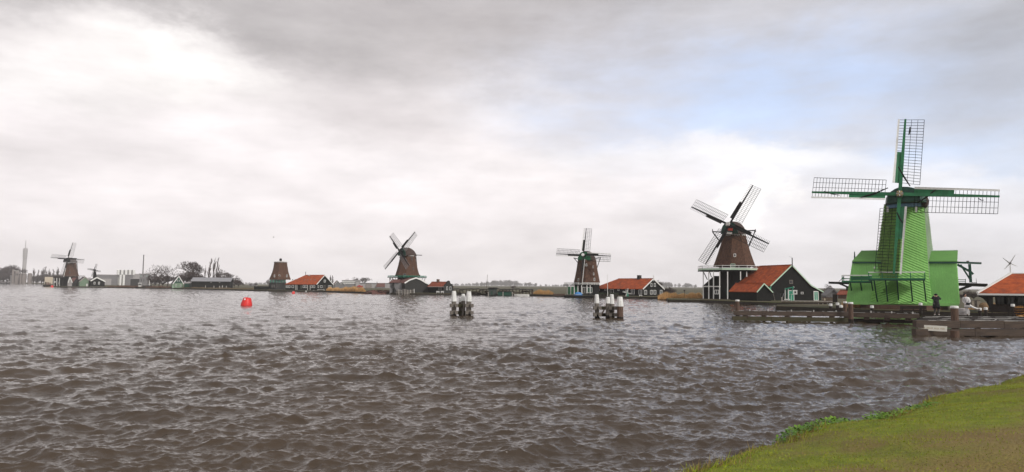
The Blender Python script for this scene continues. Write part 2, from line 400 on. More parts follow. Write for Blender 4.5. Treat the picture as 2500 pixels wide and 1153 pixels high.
# ------------------------------------------------------------------ water: a real wave field from a wind-sea spectrum
def wave_tile(N, L, lam, wind, std, seed, spread=2.0, cut=0.0):
    g = np.random.default_rng(seed)
    k1 = np.fft.fftfreq(N, L / N) * 2 * np.pi
    kx, ky = np.meshgrid(k1, k1, indexing='ij'); k = np.hypot(kx, ky); k[0, 0] = 1
    kp = 2 * np.pi / lam
    P = np.exp(-1.25 * (kp / k) ** 2) / k ** 3.7
    c = (kx * wind[0] + ky * wind[1]) / (k * math.hypot(*wind))
    P *= np.abs(c) ** spread * np.where(c < 0, 0.15, 1.0)
    if cut: P *= np.exp(-(k * cut) ** 2)
    P[0, 0] = 0
    h = (g.standard_normal((N, N)) + 1j * g.standard_normal((N, N))) * np.sqrt(P)
    z = np.fft.ifft2(h).real; s = std / z.std(); h *= s
    dx = np.fft.ifft2(1j * kx / k * h).real; dy = np.fft.ifft2(1j * ky / k * h).real
    return np.stack([dx, dy, z * s], -1), L
def sample(tile, x, y):
    D, L = tile; N = D.shape[0]
    u, v = (x / L * N) % N, (y / L * N) % N
    i, j = np.floor(u).astype(int) % N, np.floor(v).astype(int) % N; a, b = (u - np.floor(u))[..., None], (v - np.floor(v))[..., None]
    i2, j2 = (i + 1) % N, (j + 1) % N
    return D[i, j] * (1 - a) * (1 - b) + D[i2, j] * a * (1 - b) + D[i, j2] * (1 - a) * b + D[i2, j2] * a * b
fpx = F * 1024 / 2500                                # rows follow the ground spacing of what the eye can resolve
r_near = np.linspace(2.5, 9.0, 40, endpoint=False)
r_mid = EYE * fpx / np.linspace(EYE * fpx / 9.0, EYE * fpx / 62.0, 560, endpoint=False)
r_far = 62.0 * (1500 / 62.0) ** (np.arange(300) / 299)
rr = np.concatenate([r_near, r_mid, r_far]); NR, NA = len(rr), 1000
aa = np.linspace(R(-58), R(56), NA)
rg, ag = np.meshgrid(rr, aa, indexing='ij')
wx, wy = rg * np.sin(ag), rg * np.cos(ag)
chop = np.array([0.85, 0.85, 1.0])
disp = sample(wave_tile(512, 61.0, 5.5, (0.75, -1.0), 0.034, 3, 6.0), wx, wy) * chop
disp += sample(wave_tile(1024, 37.3, 2.7, (-0.30, -1.0), 0.036, 5, 5.0), wx, wy) * chop
disp += sample(wave_tile(768, 23.9, 1.7, (0.55, -1.0), 0.024, 7, 3.0), wx, wy) * chop
fade = np.clip(1.25 - rg / 60, 0, 1)[..., None]
disp += sample(wave_tile(768, 11.3, 0.60, (0.1, -1.0), 0.0095, 9, 2.2), wx, wy) * fade * np.array([0.4, 0.4, 1.0])
gust = np.zeros_like(wx); _g = np.random.default_rng(13)
for _k in range(12):                                  # gusts: rougher and calmer stretches of water, drawn out across the wind
    _f = _g.uniform(0.05, 0.45); _a = _g.normal(1.45, 0.45); gust += np.sin(_f * (wx * math.cos(_a) * 0.6 + wy * math.sin(_a)) + _g.uniform(0, 6.28))
disp *= np.clip(1.0 + 0.045 * gust, 0.7, 1.3)[..., None]
V = np.empty((NR, NA, 3)); V[..., 0] = wx + disp[..., 0]; V[..., 1] = wy + disp[..., 1]; V[..., 2] = disp[..., 2]
idx = np.arange(NR * NA).reshape(NR, NA)
Q = np.stack([idx[:-1, :-1], idx[:-1, 1:], idx[1:, 1:], idx[1:, :-1]], -1).reshape(-1, 4)[:, ::-1]
def np_mesh(name, V, Fc, mt, smooth=False):
    me = bpy.data.meshes.new(name); n = Fc.shape[1]
    me.vertices.add(len(V)); me.vertices.foreach_set('co', np.ascontiguousarray(V, dtype=np.float32).ravel())
    me.loops.add(Fc.size); me.loops.foreach_set('vertex_index', Fc.astype(np.int32).ravel())
    me.polygons.add(len(Fc)); me.polygons.foreach_set('loop_start', np.arange(0, Fc.size, n, dtype=np.int32))
    me.polygons.foreach_set('loop_total', np.full(len(Fc), n, dtype=np.int32))
    if smooth: me.polygons.foreach_set('use_smooth', np.ones(len(Fc), dtype=bool))
    me.update(calc_edges=True); me.materials.append(mt)
    return me
WATER = bpy.data.materials.new('river_water'); WATER.use_nodes = True
t = NT(WATER.node_tree); b = t.n['Principled BSDF']
co = t.node('TexCoord', out=3)
turb = t.noise(t.vmath('MULTIPLY', co, (1, 1, 0.2)), 0.06, 3.0)
t.l.new(t.mix(t.smooth(turb, 0.35, 0.65), (0.064, 0.045, 0.029), (0.052, 0.038, 0.026)), b.inputs['Base Color'])
b.inputs['Roughness'].default_value = 0.07; b.inputs['IOR'].default_value = 1.40; b.inputs['Specular IOR Level'].default_value = 0.5
h1 = t.noise(t.vmath('MULTIPLY', co, (0.55, 1.7, 1)), 4.2, 5.0, 0.65)
h2 = t.noise(t.vmath('MULTIPLY', co, (0.45, 1.0, 1)), 0.9, 4.0, 0.6)
b2 = t.node('Bump', {'Strength': 1.0, 'Distance': 0.022, 'Height': h1})
far = t.smooth(t.vmath('LENGTH', co, out=1), 25.0, 110.0, 0.25, 1.0)      # waves too fine for the mesh further out
b1 = t.node('Bump', {'Strength': far, 'Distance': 0.20, 'Height': h2, 'Normal': b2})
t.l.new(b1, b.inputs['Normal'])
water = struct(link('water', np_mesh('water', V.reshape(-1, 3), Q, WATER, True)))

# ------------------------------------------------------------------ land: one sheet with a bank dropping into the water
shore_px = [(-900, 690.0), (-300, 691.5), (0, 693), (104, 694.8), (107, 700.2), (140, 701.8), (200, 702.6), (300, 703.8), (450, 706.1), (620, 711), (760, 712.8), (900, 717.2), (1000, 720.2),
            (1100, 720.8), (1300, 723.4), (1370, 725), (1450, 728), (1560, 729.6), (1625, 731), (1632, 737.5), (1712, 739), (1800, 743), (1880, 746),
            (1960, 747.5), (2040, 748.5), (2042, 751.2), (1960, 752), (1897, 752.8), (1896, 757.5), (2000, 761), (2075, 764.5), (2130, 767), (2250, 771), (2400, 776), (2600, 783), (3100, 800)]
shore = [on_z(x, y) for x, y in shore_px]
LANDZ = 0.56
outer = [(330, 30), (3300, 30), (3300, 3050), (-3300, 3050), (-3300, 1600)]
poly = [Vector((p.x, p.y, LANDZ)) for p in shore] + [Vector((x, y, LANDZ)) for x, y in outer]
LANDM = mat('bank_grass', (0.060, 0.068, 0.024), (0.085, 0.062, 0.032), 0.16, 0.95, bump=0.05, bscale=3)
mb = MB(); mb.add(poly, [tuple(q) for q in tessellate_polygon([poly])])
ns = len(shore)
base = [Vector((p.x, p.y, -1.0)) for p in shore]
mb.add(poly[:ns] + base, [(i, i + 1, ns + i + 1, ns + i) for i in range(ns - 1)])
land = struct(mb.build('ground', LANDM))
sh = MB()
SHEET = mat('quay_edge', (0.045, 0.038, 0.028), (0.03, 0.026, 0.02), 1.2, 0.9, bump=0.03)
cnt = 0
for i in range(5, ns - 1):                       # timber sheet edging along the near bank, with slight irregularity
    a, b_ = shore[i], shore[i + 1]; d = (b_ - a); L = d.length
    nn = Vector((-d.y, d.x, 0)).normalized() * -0.12
    if L > 400: continue
    kk = max(1, int(L / 6))
    for j in range(kk):
        p, q = a + d * (j / kk) + nn, a + d * ((j + 0.985) / kk) + nn
        z = LANDZ - 0.04 + rnd.uniform(-0.05, 0.04)
        sh.slab([(p.x, p.y, -0.8), (q.x, q.y, -0.8), (q.x, q.y, z), (p.x, p.y, z)], nn.normalized() * -0.1)
edge = struct(sh.build('bank_edging', SHEET))
# ------------------------------------------------------------------ foreground dike with short turf
E0, E1 = Vector((2.2, 9.75)), Vector((15.3, 20.2)); ED = (E1 - E0).normalized(); EN = Vector((ED.y, -ED.x))   # EN points inland
def edge_wob(s):
    return 0.16 * math.sin(s * 0.9 + 1) + 0.10 * math.sin(s * 2.3) + 0.05 * math.sin(s * 6.1 + 2)
def bank_z(s, d):
    """height of the dike at distance s along and d inland of its edge"""
    z = 0.50 + 1.12 * (1 - math.exp(-max(d, 0) / 4.2)) * 1.22 * 0.88
    z += 0.025 * math.sin(s * 1.7 + d) + 0.02 * math.sin(s * 0.6 - d * 1.9 + 1) + 0.012 * math.sin(3.7 * s + 2.2 * d)
    if d < 0.5: z -= 0.16 * (0.5 - d) ** 2 * 4 * 0.5
    return z
def bank_pt(s, d):
    e = E0 + ED * s + EN * (d + edge_wob(s)); return e.x, e.y
sv = np.concatenate([np.arange(-26, 34, 0.2), np.arange(34, 90, 2.0)]); dv = np.concatenate([np.arange(0, 9, 0.2), np.arange(9, 60, 3.0)])
vs_, fs_ = [], []
for s_ in sv:
    x, y = bank_pt(s_, -0.55); vs_.append((x, y, -1.0))
    x, y = bank_pt(s_, -0.10 + 0.06 * math.sin(s_ * 4.4)); vs_.append((x, y, 0.16 + 0.10 * math.sin(s_ * 3.1)))
    for d_ in dv:
        x, y = bank_pt(s_, d_); vs_.append((x, y, bank_z(s_, d_)))
nd = len(dv) + 2
for i in range(len(sv) - 1):
    for j in range(nd - 1):
        fs_.append((i * nd + j, (i + 1) * nd + j, (i + 1) * nd + j + 1, i * nd + j + 1))
def turf_extra(t, co, col):
    n = t.noise(t.node('TexCoord', out=3), 0.30, 3.0); n2 = t.noise(t.node('TexCoord', out=3), 1.6, 3.0)
    col = t.mix(t.math('MULTIPLY', t.smooth(n, 0.56, 0.68), 0.65), col, (0.165, 0.105, 0.040))
    col = t.mix(t.math('MULTIPLY', t.smooth(n2, 0.5, 0.66), 0.4), col, (0.20, 0.205, 0.03))
    # trodden path along the dike: bare brown earth with a ragged outline
    dd = t.vmath('DOT_PRODUCT', t.vmath('SUBTRACT', t.node('TexCoord', out=3), (E0.x, E0.y, 0)), (EN.x, EN.y, 0), out=1)
    dd = t.math('ADD', dd, t.math('MULTIPLY', t.math('SUBTRACT', t.math('ADD', n, t.math('MULTIPLY', n2, 0.6)), 0.8), 4.0))
    return t.mix(t.math('MULTIPLY', t.math('MULTIPLY', t.smooth(dd, 2.0, 3.6), t.smooth(dd, 7.6, 6.2)), 0.8), col, (0.22, 0.145, 0.055))
TURF = mat('turf', (0.20, 0.24, 0.012), (0.13, 0.165, 0.010), 3.0, 0.95, bump=0.05, bscale=22, extra=turf_extra)
mb = MB(); mb.add(vs_, fs_)
struct(mb.build('dike', TURF, smooth=True))

# bare earth patches (from position noise shared by turf and blades)
def np_noise(x, y, seed):
    g = np.random.default_rng(seed); v = np.zeros_like(x)
    for k in range(14):
        f = g.uniform(0.25, 1.1); a = g.uniform(0, 6.28); v += np.sin(f * (x * math.cos(a) + y * math.sin(a)) + g.uniform(0, 6.28))
    return v / 14 ** 0.5
gr = np.random.default_rng(21)
def blades(name, n, smax, drange, hmin, hmax, mts, wid, lean, seed, weight=None, smin=-5):
    g = np.random.default_rng(seed)
    s = g.uniform(smin, smax, n); d = drange[0] + (drange[1] - drange[0]) * g.random(n)
    keep = np.ones(n, bool)
    if weight is not None: keep = g.random(n) < weight(s, d)
    s, d = s[keep], d[keep]; n = len(s)
    wob = 0.16 * np.sin(s * 0.9 + 1) + 0.10 * np.sin(s * 2.3) + 0.05 * np.sin(s * 6.1 + 2)
    x = E0.x + ED.x * s + EN.x * (d + wob); y = E0.y + ED.y * s + EN.y * (d + wob)
    z = np.array([bank_z(a, b_) for a, b_ in zip(s, d)]) - 0.01
    h = g.uniform(hmin, hmax, n) * (0.6 + 0.4 * g.random(n)); ang = g.uniform(0, 6.28, n); wd = wid * g.uniform(0.6, 1.3, n)
    lx, ly = lean * h * g.normal(0.4, 0.6, n), lean * h * g.normal(0, 0.6, n)
    V = np.empty((n, 3, 3))
    V[:, 0] = np.stack([x - np.cos(ang) * wd, y - np.sin(ang) * wd, z], -1)
    V[:, 1] = np.stack([x + np.cos(ang) * wd, y + np.sin(ang) * wd, z], -1)
    V[:, 2] = np.stack([x + lx, y + ly, z + h], -1)
    me = np_mesh(name, V.reshape(-1, 3), np.arange(n * 3).reshape(n, 3), mts[0])
    for m_ in mts[1:]: me.materials.append(m_)
    me.polygons.foreach_set('material_index', g.integers(0, len(mts), n).astype(np.int32))
    return link(name, me)
G1 = mat('grass_a', (0.255, 0.32, 0.012), (0.18, 0.23, 0.010), 0.9, 0.8)
G2 = mat('grass_b', (0.275, 0.27, 0.020), (0.20, 0.19, 0.018), 0.9, 0.8)
G3 = mat('grass_dry', (0.28, 0.20, 0.075), (0.19, 0.13, 0.05), 0.9, 0.9)
G4 = mat('weed_leaf', (0.145, 0.27, 0.016), (0.06, 0.14, 0.010), 2.0, 0.6)
def earth(s, d): return (1.0 - 0.4 * (np_noise(s * 1.5, d * 2.6, 4) > 0.9)) * (1 - 0.62 * np.clip((d - 2.2 + 0.9 * np_noise(s * 2, d * 2, 8)) / 1.4, 0, 1))
stuff(blades('grass', 210000, 22, (0.0, 7.5), 0.015, 0.048, [G1, G1, G2, G1, G2, G3], 0.0070, 1.0, 1, earth), 'short worn green turf covering the dike in the foreground', 'grass')
stuff(blades('dry_grass', 42000, 16, (2.0, 7.0), 0.012, 0.04, [G3, G3, G2], 0.0065, 1.2, 3, lambda s, d: np.clip((d - 2.2 + 0.9 * np_noise(s * 2, d * 2, 8)) / 1.4, 0.05, 1)), 'thin dry brown grass on the trodden inner part of the dike', 'grass')
stuff(blades('rough_grass', 9000, 20, (-0.12, 0.55), 0.07, 0.20, [G2, G3, G3, G1], 0.007, 0.8, 2,
             lambda s, d: np.clip(0.35 + 0.5 * np.sin(s * 1.9 + 1.0) + 0.3 * np.sin(s * 4.7), 0.08, 1) * np.where(s > 9, 0.35, 1)), 'taller dry and green grass fringing the dike edge', 'grass')
# broad-leaved weeds on the dike edge: many small leaf faces
lv, lf = [], []
g = random.Random(5)
for _ in range(3000):
    s_ = g.gauss(5.6, 1.5) if g.random() < 0.8 else g.uniform(3.4, 9.5)
    d_ = abs(g.gauss(0, 0.26)) - 0.12
    if s_ < 3.2 or s_ > 9.8: continue
    x, y = bank_pt(s_, d_); cl = 0.45 + 0.55 * abs(math.sin(s_ * 2.1 + d_ * 3)); z = bank_z(s_, d_) + g.uniform(0.0, 0.21 if s_ < 7.2 else 0.11) * cl * (1 - min(0.9, d_ * 1.2))
    L = g.uniform(0.035, 0.10); a = g.uniform(0, 6.28); tl = g.uniform(-0.2, 0.9)
    dx, dy, dz = math.cos(a) * math.cos(tl), math.sin(a) * math.cos(tl), math.sin(tl)
    sx, sy = -math.sin(a) * L * 0.34, math.cos(a) * L * 0.34
    n = len(lv)
    lv += [(x, y, z), (x + dx * L * .5 + sx, y + dy * L * .5 + sy, z + dz * L * .5 - .006), (x + dx * L, y + dy * L, z + dz * L - 0.012), (x + dx * L * .5 - sx, y + dy * L * .5 - sy, z + dz * L * .5 - .006)]
    lf += [(n, n + 1, n + 2, n + 3)]
mb = MB(); mb.add(lv, lf)
stuff(mb.build('weed_patch', G4), 'bright green leafy weeds on the edge of the dike', 'weeds')

# ------------------------------------------------------------------ reeds: dry blades in beds on the far banks
def reed_bed(label, px0, px1, Y0, Y1, n, h0, h1, seed, wd=0.05, mt=None):
    g = np.random.default_rng(seed)
    a0, a1 = at_depth(px0, 700, 100).x / 100, at_depth(px1, 700, 100).x / 100
    tt = g.random(n); u = a0 + (a1 - a0) * tt; Yv = Y0[0] + (Y0[1] - Y0[0]) * tt + g.random(n) * (Y1 if isinstance(Y1, (int, float)) else 1)
    x = u * Yv; z = np.full(n, LANDZ - 0.3)
    clump = 0.75 + 0.25 * np.sin(u * 700 / 4 + seed) * np.sin(u * 311 + 1)
    h = g.uniform(h0, h1, n) * clump * np.clip(np.minimum(tt, 1 - tt) * 7 + 0.25 + 0.3 * g.random(n), 0, 1) + 0.3; ang = g.uniform(0, 6.28, n); wd_ = wd * g.uniform(0.6, 1.4, n)
    lx = h * g.normal(0.12, 0.12, n); ly = h * g.normal(0, .1, n)
    V = np.empty((n, 3, 3))
    V[:, 0] = np.stack([x - np.cos(ang) * wd_, Yv - np.sin(ang) * wd_, z], -1); V[:, 1] = np.stack([x + np.cos(ang) * wd_, Yv + np.sin(ang) * wd_, z], -1)
    V[:, 2] = np.stack([x + lx, Yv + ly, z + h], -1)
    stuff(link('reeds', np_mesh('reeds', V.reshape(-1, 3), np.arange(n * 3).reshape(n, 3), mt or REED)), label, 'reeds')
def depth_at(py, px): return on_z(px, py).y
reed_bed('orange dry reeds right of the red-roofed house by the bladeless mill', 797, 893, (depth_at(714.0, 797) + 1, depth_at(717.0, 893) + 1), 6, 5000, 1.2, 2.3, 31, 0.06)
reed_bed('strip of dry reeds left of the blue-tarped mill', 1302, 1352, (depth_at(723.4, 1302) + 3, depth_at(724.6, 1352) + 2), 16, 2500, 0.9, 1.7, 32)
reed_bed('golden reeds between the long black house and the mill with white posts', 1606, 1714, (150, 148), 18, 7000, 0.8, 1.55, 33)
reed_bed('golden reeds left of the green mill base', 2052, 2112, (89, 87.5), 7, 1600, 0.7, 1.25, 34, 0.03)
reed_bed('brown rough grass on the far bank below the smokestack', 262, 425, (depth_at(703.0, 262) + 1, depth_at(705.7, 425) + 1), 10, 5000, 0.5, 1.3, 35, 0.08, mat('brown_grass', (0.16, 0.085, 0.055), (0.11, 0.062, 0.042), 0.5, 0.95))
reed_bed('dull rough grass on the far bank before the dark warehouse', 440, 662, (depth_at(705.9, 440) + 1, depth_at(710.9, 662) + 1), 8, 4500, 0.35, 0.9, 36, 0.07, mat('dull_grass', (0.20, 0.15, 0.085), (0.14, 0.10, 0.06), 0.5, 0.95))
reed_bed('dry reeds behind the person in white by the pavilion', 2352, 2440, (84, 82), 6, 1500, 0.6, 1.1, 37, 0.03)

# ------------------------------------------------------------------ trees in winter
def grow(kind, seed):
    g = random.Random(seed); trunk, crown = MB(), MB()
    def br(p, d, L, r, lev):
        q = p + d * L
        mid = p + d * L * 0.5 + Vector((g.uniform(-1, 1), g.uniform(-1, 1), g.uniform(-.5, .5))) * L * 0.07
        (trunk if lev == 0 else crown).tube([p, mid, q], [r, r * 0.85, r * 0.68], 6 if lev == 0 else 3, cap=lev == 0)
        if lev >= (5 if kind != 'poplar' else 2): return
        if kind == 'poplar':
            for k in range(26 if lev == 0 else 5):
                f = g.uniform(0.0, 1.0) if lev == 0 else g.uniform(0.2, 1)
                a = g.uniform(0, 6.28); st = 0.34 if lev == 0 else 0.3
                nd_ = Vector((math.cos(a) * st, math.sin(a) * st, 1)).normalized()
                br(p + d * L * f, nd_, (0.22 * (1 - f * 0.75) + 0.05) if lev == 0 else L * 0.6, r * 0.35 if lev == 0 else r * 0.6, lev + 1)
            return
        nb = {'wide': 3, 'round': 4, 'bush': 4}[kind] if lev else {'wide': 4, 'round': 6, 'bush': 9}[kind]
        for k in range(nb):
            f = 1.0 if lev else g.uniform(0.55, 1.0)
            a = 6.28 * k / nb + g.uniform(-.5, .5)
            sp = {'wide': 0.85, 'round': 0.62, 'bush': 0.9}[kind] * g.uniform(0.6, 1.25)
            ax = d.orthogonal().normalized(); ax = Matrix.Rotation(a, 3, d) @ ax
            nd_ = (d * math.cos(sp) + ax * math.sin(sp)); nd_.z += 0.22 if kind != 'wide' else 0.06; nd_.normalize()
            br(p + d * L * f, nd_, L * (g.uniform(0.55, 0.80) if lev else g.uniform(0.6, 1.0)), max(r * 0.55, 0.0024), lev + 1)
    L0, r0 = {'wide': (0.27, 0.034), 'round': (0.22, 0.026), 'bush': (0.16, 0.020), 'poplar': (0.93, 0.016)}[kind]
    br(Vector((0, 0, 0)), Vector((g.uniform(-.06, .06), 0, 1)).normalized(), L0, r0, 0)
    top = max(v[2] for v in crown.v)
    mw = {'wide': 0.62, 'round': 0.40, 'bush': 0.62, 'poplar': 0.062}[kind]
    xw = sorted(abs(v[0]) for v in crown.v)[int(len(crown.v) * 0.97)]
    ms = []
    for nm, part_, mt in (('trunk', trunk, BARK), ('crown', crown, TWIG)):
        kx = mw / xw if nm == 'crown' else 1
        me = bpy.data.meshes.new(kind + '_' + nm); me.from_pydata([(x * (kx if z > L0 * 0.9 or nm == 'crown' else 1), y * (kx if nm == 'crown' else 1), z / top) for x, y, z in part_.v], [], part_.f)
        me.update(); me.materials.append(mt); ms.append((nm, me))
    return ms
PROTO = {k: [grow(k, s) for s in ss] for k, ss in {'wide': (1, 2, 3), 'round': (4, 5, 6), 'bush': (7, 8, 9), 'poplar': (10, 11)}.items()}
def tree(name, label, kind, px, ytop, ybase, Y, var=0, wide=1.0, lean=0.0, group=None, yaw=0):
    t = T(name, label, 'shrub' if kind == 'bush' else 'tree', px, Y, LANDZ, yaw, group)
    h = t.l(px, ytop).z
    t.e.matrix_world = t.M @ Matrix.Rotation(R(lean), 4, 'Y') @ Matrix.Diagonal((h * wide, h * wide, h, 1))
    pr = PROTO[kind]
    for nm, me in pr[var % len(pr)]: link(nm, me, t.e)
    return t
GW = 'bare trees on the far left bank'
for i, (px, yt, k, Y, wd_, lb) in enumerate([
        (-18, 650, 'round', 900, 1.3, 'hazy bare tree cut by the left edge of the picture'),
        (8, 645, 'round', 880, 1.5, 'broad hazy bare tree left of the telecom tower and beige factory'),
        (24, 648, 'round', 900, 1.2, 'hazy bare tree just left of the pale tower foot'),
        (40, 646, 'round', 890, 1.4, 'hazy bare tree right before the telecom tower'),
        (81, 653, 'poplar', 880, 1.7, 'slim hazy bare tree right of the beige silos, first of the row'),
        (90, 658, 'poplar', 880, 1.2, 'slim hazy bare tree, second right of the beige silos'),
        (101, 653, 'poplar', 870, 1.7, 'slim hazy bare tree midway between beige silos and the leftmost mill'),
        (110, 650, 'poplar', 870, 1.4, 'slim hazy bare tree directly above the cream barge cabin'),
        (121, 656, 'poplar', 860, 1.6, 'slim hazy bare tree third from the leftmost mill'),
        (130, 657, 'poplar', 860, 1.5, 'slim hazy bare tree second from the leftmost mill'),
        (138, 652, 'poplar', 860, 1.9, 'slim hazy bare tree nearest the leftmost mill'),
        (88, 670, 'bush', 850, 1.5, 'low hazy thicket right beside the beige silos'),
        (106, 668, 'bush', 845, 1.6, 'low hazy thicket behind the cream barge cabin'),
        (128, 668, 'bush', 830, 1.5, 'low hazy thicket behind the dark open shed'),
        (-4, 668, 'bush', 860, 1.8, 'low hazy thicket at the far left edge of the picture'),
        (16, 666, 'bush', 865, 1.6, 'low hazy thicket left of the beige factory blocks'),
        (148, 670, 'bush', 800, 1.4, 'low hazy thicket just behind the leftmost mill body')]):
    tree('bare_tree' if k != 'bush' else 'thicket', lb, k, px, yt, 694, Y, i, wd_ * (0.9 if k != 'poplar' else 1), 4 if k == 'poplar' else 0, GW, i * 67)
GC = 'bare trees around the green gabled house'
for i, (px, yt, k, Y, wd_, ln, lb) in enumerate([
        (388, 645, 'wide', 420, 0.82, 0, 'wide crooked bare tree nearest the smokestack'),
        (408, 646, 'wide', 415, 0.95, 0, 'wide spreading bare tree left of the green gabled house'),
        (370, 668, 'round', 425, 0.9, 0, 'small pale bare tree beside the grey office block'),
        (397, 672, 'bush', 400, 1.5, 0, 'dark rounded bush below the wide spreading bare trees'),
        (378, 676, 'bush', 400, 1.0, 0, 'smaller dark bush next to the grey office block'),
        (471, 636, 'round', 410, 1.05, 0, 'tall fan-shaped bare tree right of the green gabled house'),
        (470, 661, 'bush', 395, 1.2, 0, 'dark bush under the tall fan-shaped bare tree'),
        (452, 668, 'bush', 400, 0.9, 0, 'low bush just right of the green gabled house roof'),
        (498, 648, 'poplar', 400, 0.8, 3, 'shortest slim poplar, leftmost of the four behind the dark warehouse'),
        (506, 630, 'poplar', 400, 1.0, 6, 'leaning slim poplar, second from the left behind the dark warehouse'),
        (518, 628, 'poplar', 400, 0.85, 5, 'tallest slim poplar, third from the left behind the dark warehouse'),
        (530, 633, 'poplar', 400, 0.85, 3, 'rightmost slim poplar behind the dark warehouse'),
        (545, 656, 'round', 405, 1.0, 0, 'round bare tree right of the four poplars'),
        (548, 668, 'bush', 395, 1.1, 0, 'dark bush behind the right end of the dark warehouse'),
        (572, 677, 'bush', 385, 1.1, 0, 'low dark bush beyond the right end of the dark warehouse'),
        (581, 684, 'bush', 380, 1.0, 0, 'lowest dark bush sloping to the bank right of the warehouse')]):
    tree('poplar' if k == 'poplar' else ('bush' if k == 'bush' else 'bare_tree'), lb, k, px, yt, 702, Y, i, wd_, ln, GC, i * 41)
for i, (px, yt, k, Y, wd_, lb) in enumerate([
        (612, 693, 'bush', 620, 0.8, 'tiny hazy bush on the far meadow left of the bladeless mill'),
        (625, 691, 'bush', 640, 0.9, 'small hazy bush nearer the bladeless mill on the far meadow'),
        (656, 680, 'round', 480, 0.8, 'bare tree peeping out behind the left side of the bladeless mill'),
        (806, 671, 'poplar', 520, 1.6, 'slim bare tree rising behind the red roof gable'),
        (811, 672, 'poplar', 520, 1.6, 'second slim bare tree rising behind the red roof gable'),
        (848, 680, 'round', 700, 1.1, 'faint bare tree above the flat white factory'),
        (866, 676, 'round', 720, 1.2, 'faint round bare tree above the right of the flat factory'),
        (888, 677, 'round', 700, 1.5, 'faint bare tree above the long cream shed'),
        (1253, 696, 'round', 330, 1.3, 'small lone bare tree above the timber wharf'),
        (1627, 700, 'bush', 190, 1.0, 'bare bush right of the long black house gable'),
        (1638, 704, 'bush', 195, 1.0, 'smaller bare bush among the golden reeds'),
        (1610, 682, 'round', 230, 0.55, 'thin bare tree behind the right gable of the long house'),
        (2025, 692, 'round', 190, 0.8, 'slender bare tree between the black barn and the green mill'),
        (2012, 706, 'bush', 190, 0.8, 'low bare hedge beside the black barn door'),
        (2362, 706, 'round', 150, 0.9, 'bare tree behind the person in white'),
        (2378, 712, 'bush', 150, 1.2, 'bare bush under the hoist platform of the green mill'),
        (2352, 714, 'bush', 145, 1.0, 'low bare bush at the right corner of the green mill')]):
    tree('bush' if k == 'bush' else 'bare_tree', lb, k, px, yt, 705, Y, i + 1, wd_, 0, None, i * 53)
# hazy woods on the horizon, too far to tell the trees apart
def far_wood(label, px0, px1, Y, hpx, seed, n):
    g = np.random.default_rng(seed); a0, a1 = at_depth(px0, 690, 1).x, at_depth(px1, 690, 1).x
    Vs, cnt_ = [], 0
    for i in range(n):
        u = a0 + (a1 - a0) * g.random(); yy = Y + g.uniform(0, 180); h = hpx * yy / F * g.uniform(0.55, 1.1) * (0.75 + 0.35 * math.sin(u * 43 + seed)); rw = h * g.uniform(0.35, 0.6)
        m_ = 260
        P = g.normal(size=(m_, 3)); P /= np.linalg.norm(P, axis=1)[:, None]; P *= g.random(m_)[:, None] ** 0.4
        C = np.stack([u * yy + P[:, 0] * rw, yy + P[:, 1] * rw, LANDZ + h * 0.52 + P[:, 2] * h * 0.5], -1)
        D = g.normal(size=(m_, 3, 3)) * h * 0.07
        Vs.append((C[:, None, :] + D).reshape(-1, 3))
    V = np.concatenate(Vs); V[:, 2] = np.maximum(V[:, 2], LANDZ)
    stuff(link('woodland', np_mesh('woodland', V, np.arange(len(V)).reshape(-1, 3), TWIG)), label, 'woodland')
far_wood('hazy strip of woods on the horizon behind the middle mill', 860, 975, 2700, 11, 1, 60)
far_wood('hazy strip of woods on the horizon behind the timber wharf', 1090, 1420, 2750, 12, 2, 120)
far_wood('hazy strip of woods on the horizon left of the bladeless mill', 575, 665, 2600, 10, 3, 40)
far_wood('hazy strip of woods on the horizon left of the mill with white posts', 1600, 1725, 2700, 11, 4, 50)
far_wood('hazy strip of woods at the far left behind the telecom tower', -120, 300, 2750, 13, 5, 90)

# ------------------------------------------------------------------ haze: damp air over the river
HZ = bpy.data.materials.new('haze'); HZ.use_nodes = True
t = NT(HZ.node_tree); t.n.clear()
vol = t.node('VolumePrincipled', {'Color': (1.0, 0.985, 0.985), 'Density': 0.00019, 'Anisotropy': 0.0})
t.l.new(vol, t.node('OutputMaterial', out=None).inputs['Volume'])
hz = MB().box((-3600, -120, -2.2), (3600, 3080, 150)).build('haze', HZ)
stuff(hz, 'pale damp haze lying over the river and far bank', 'haze')
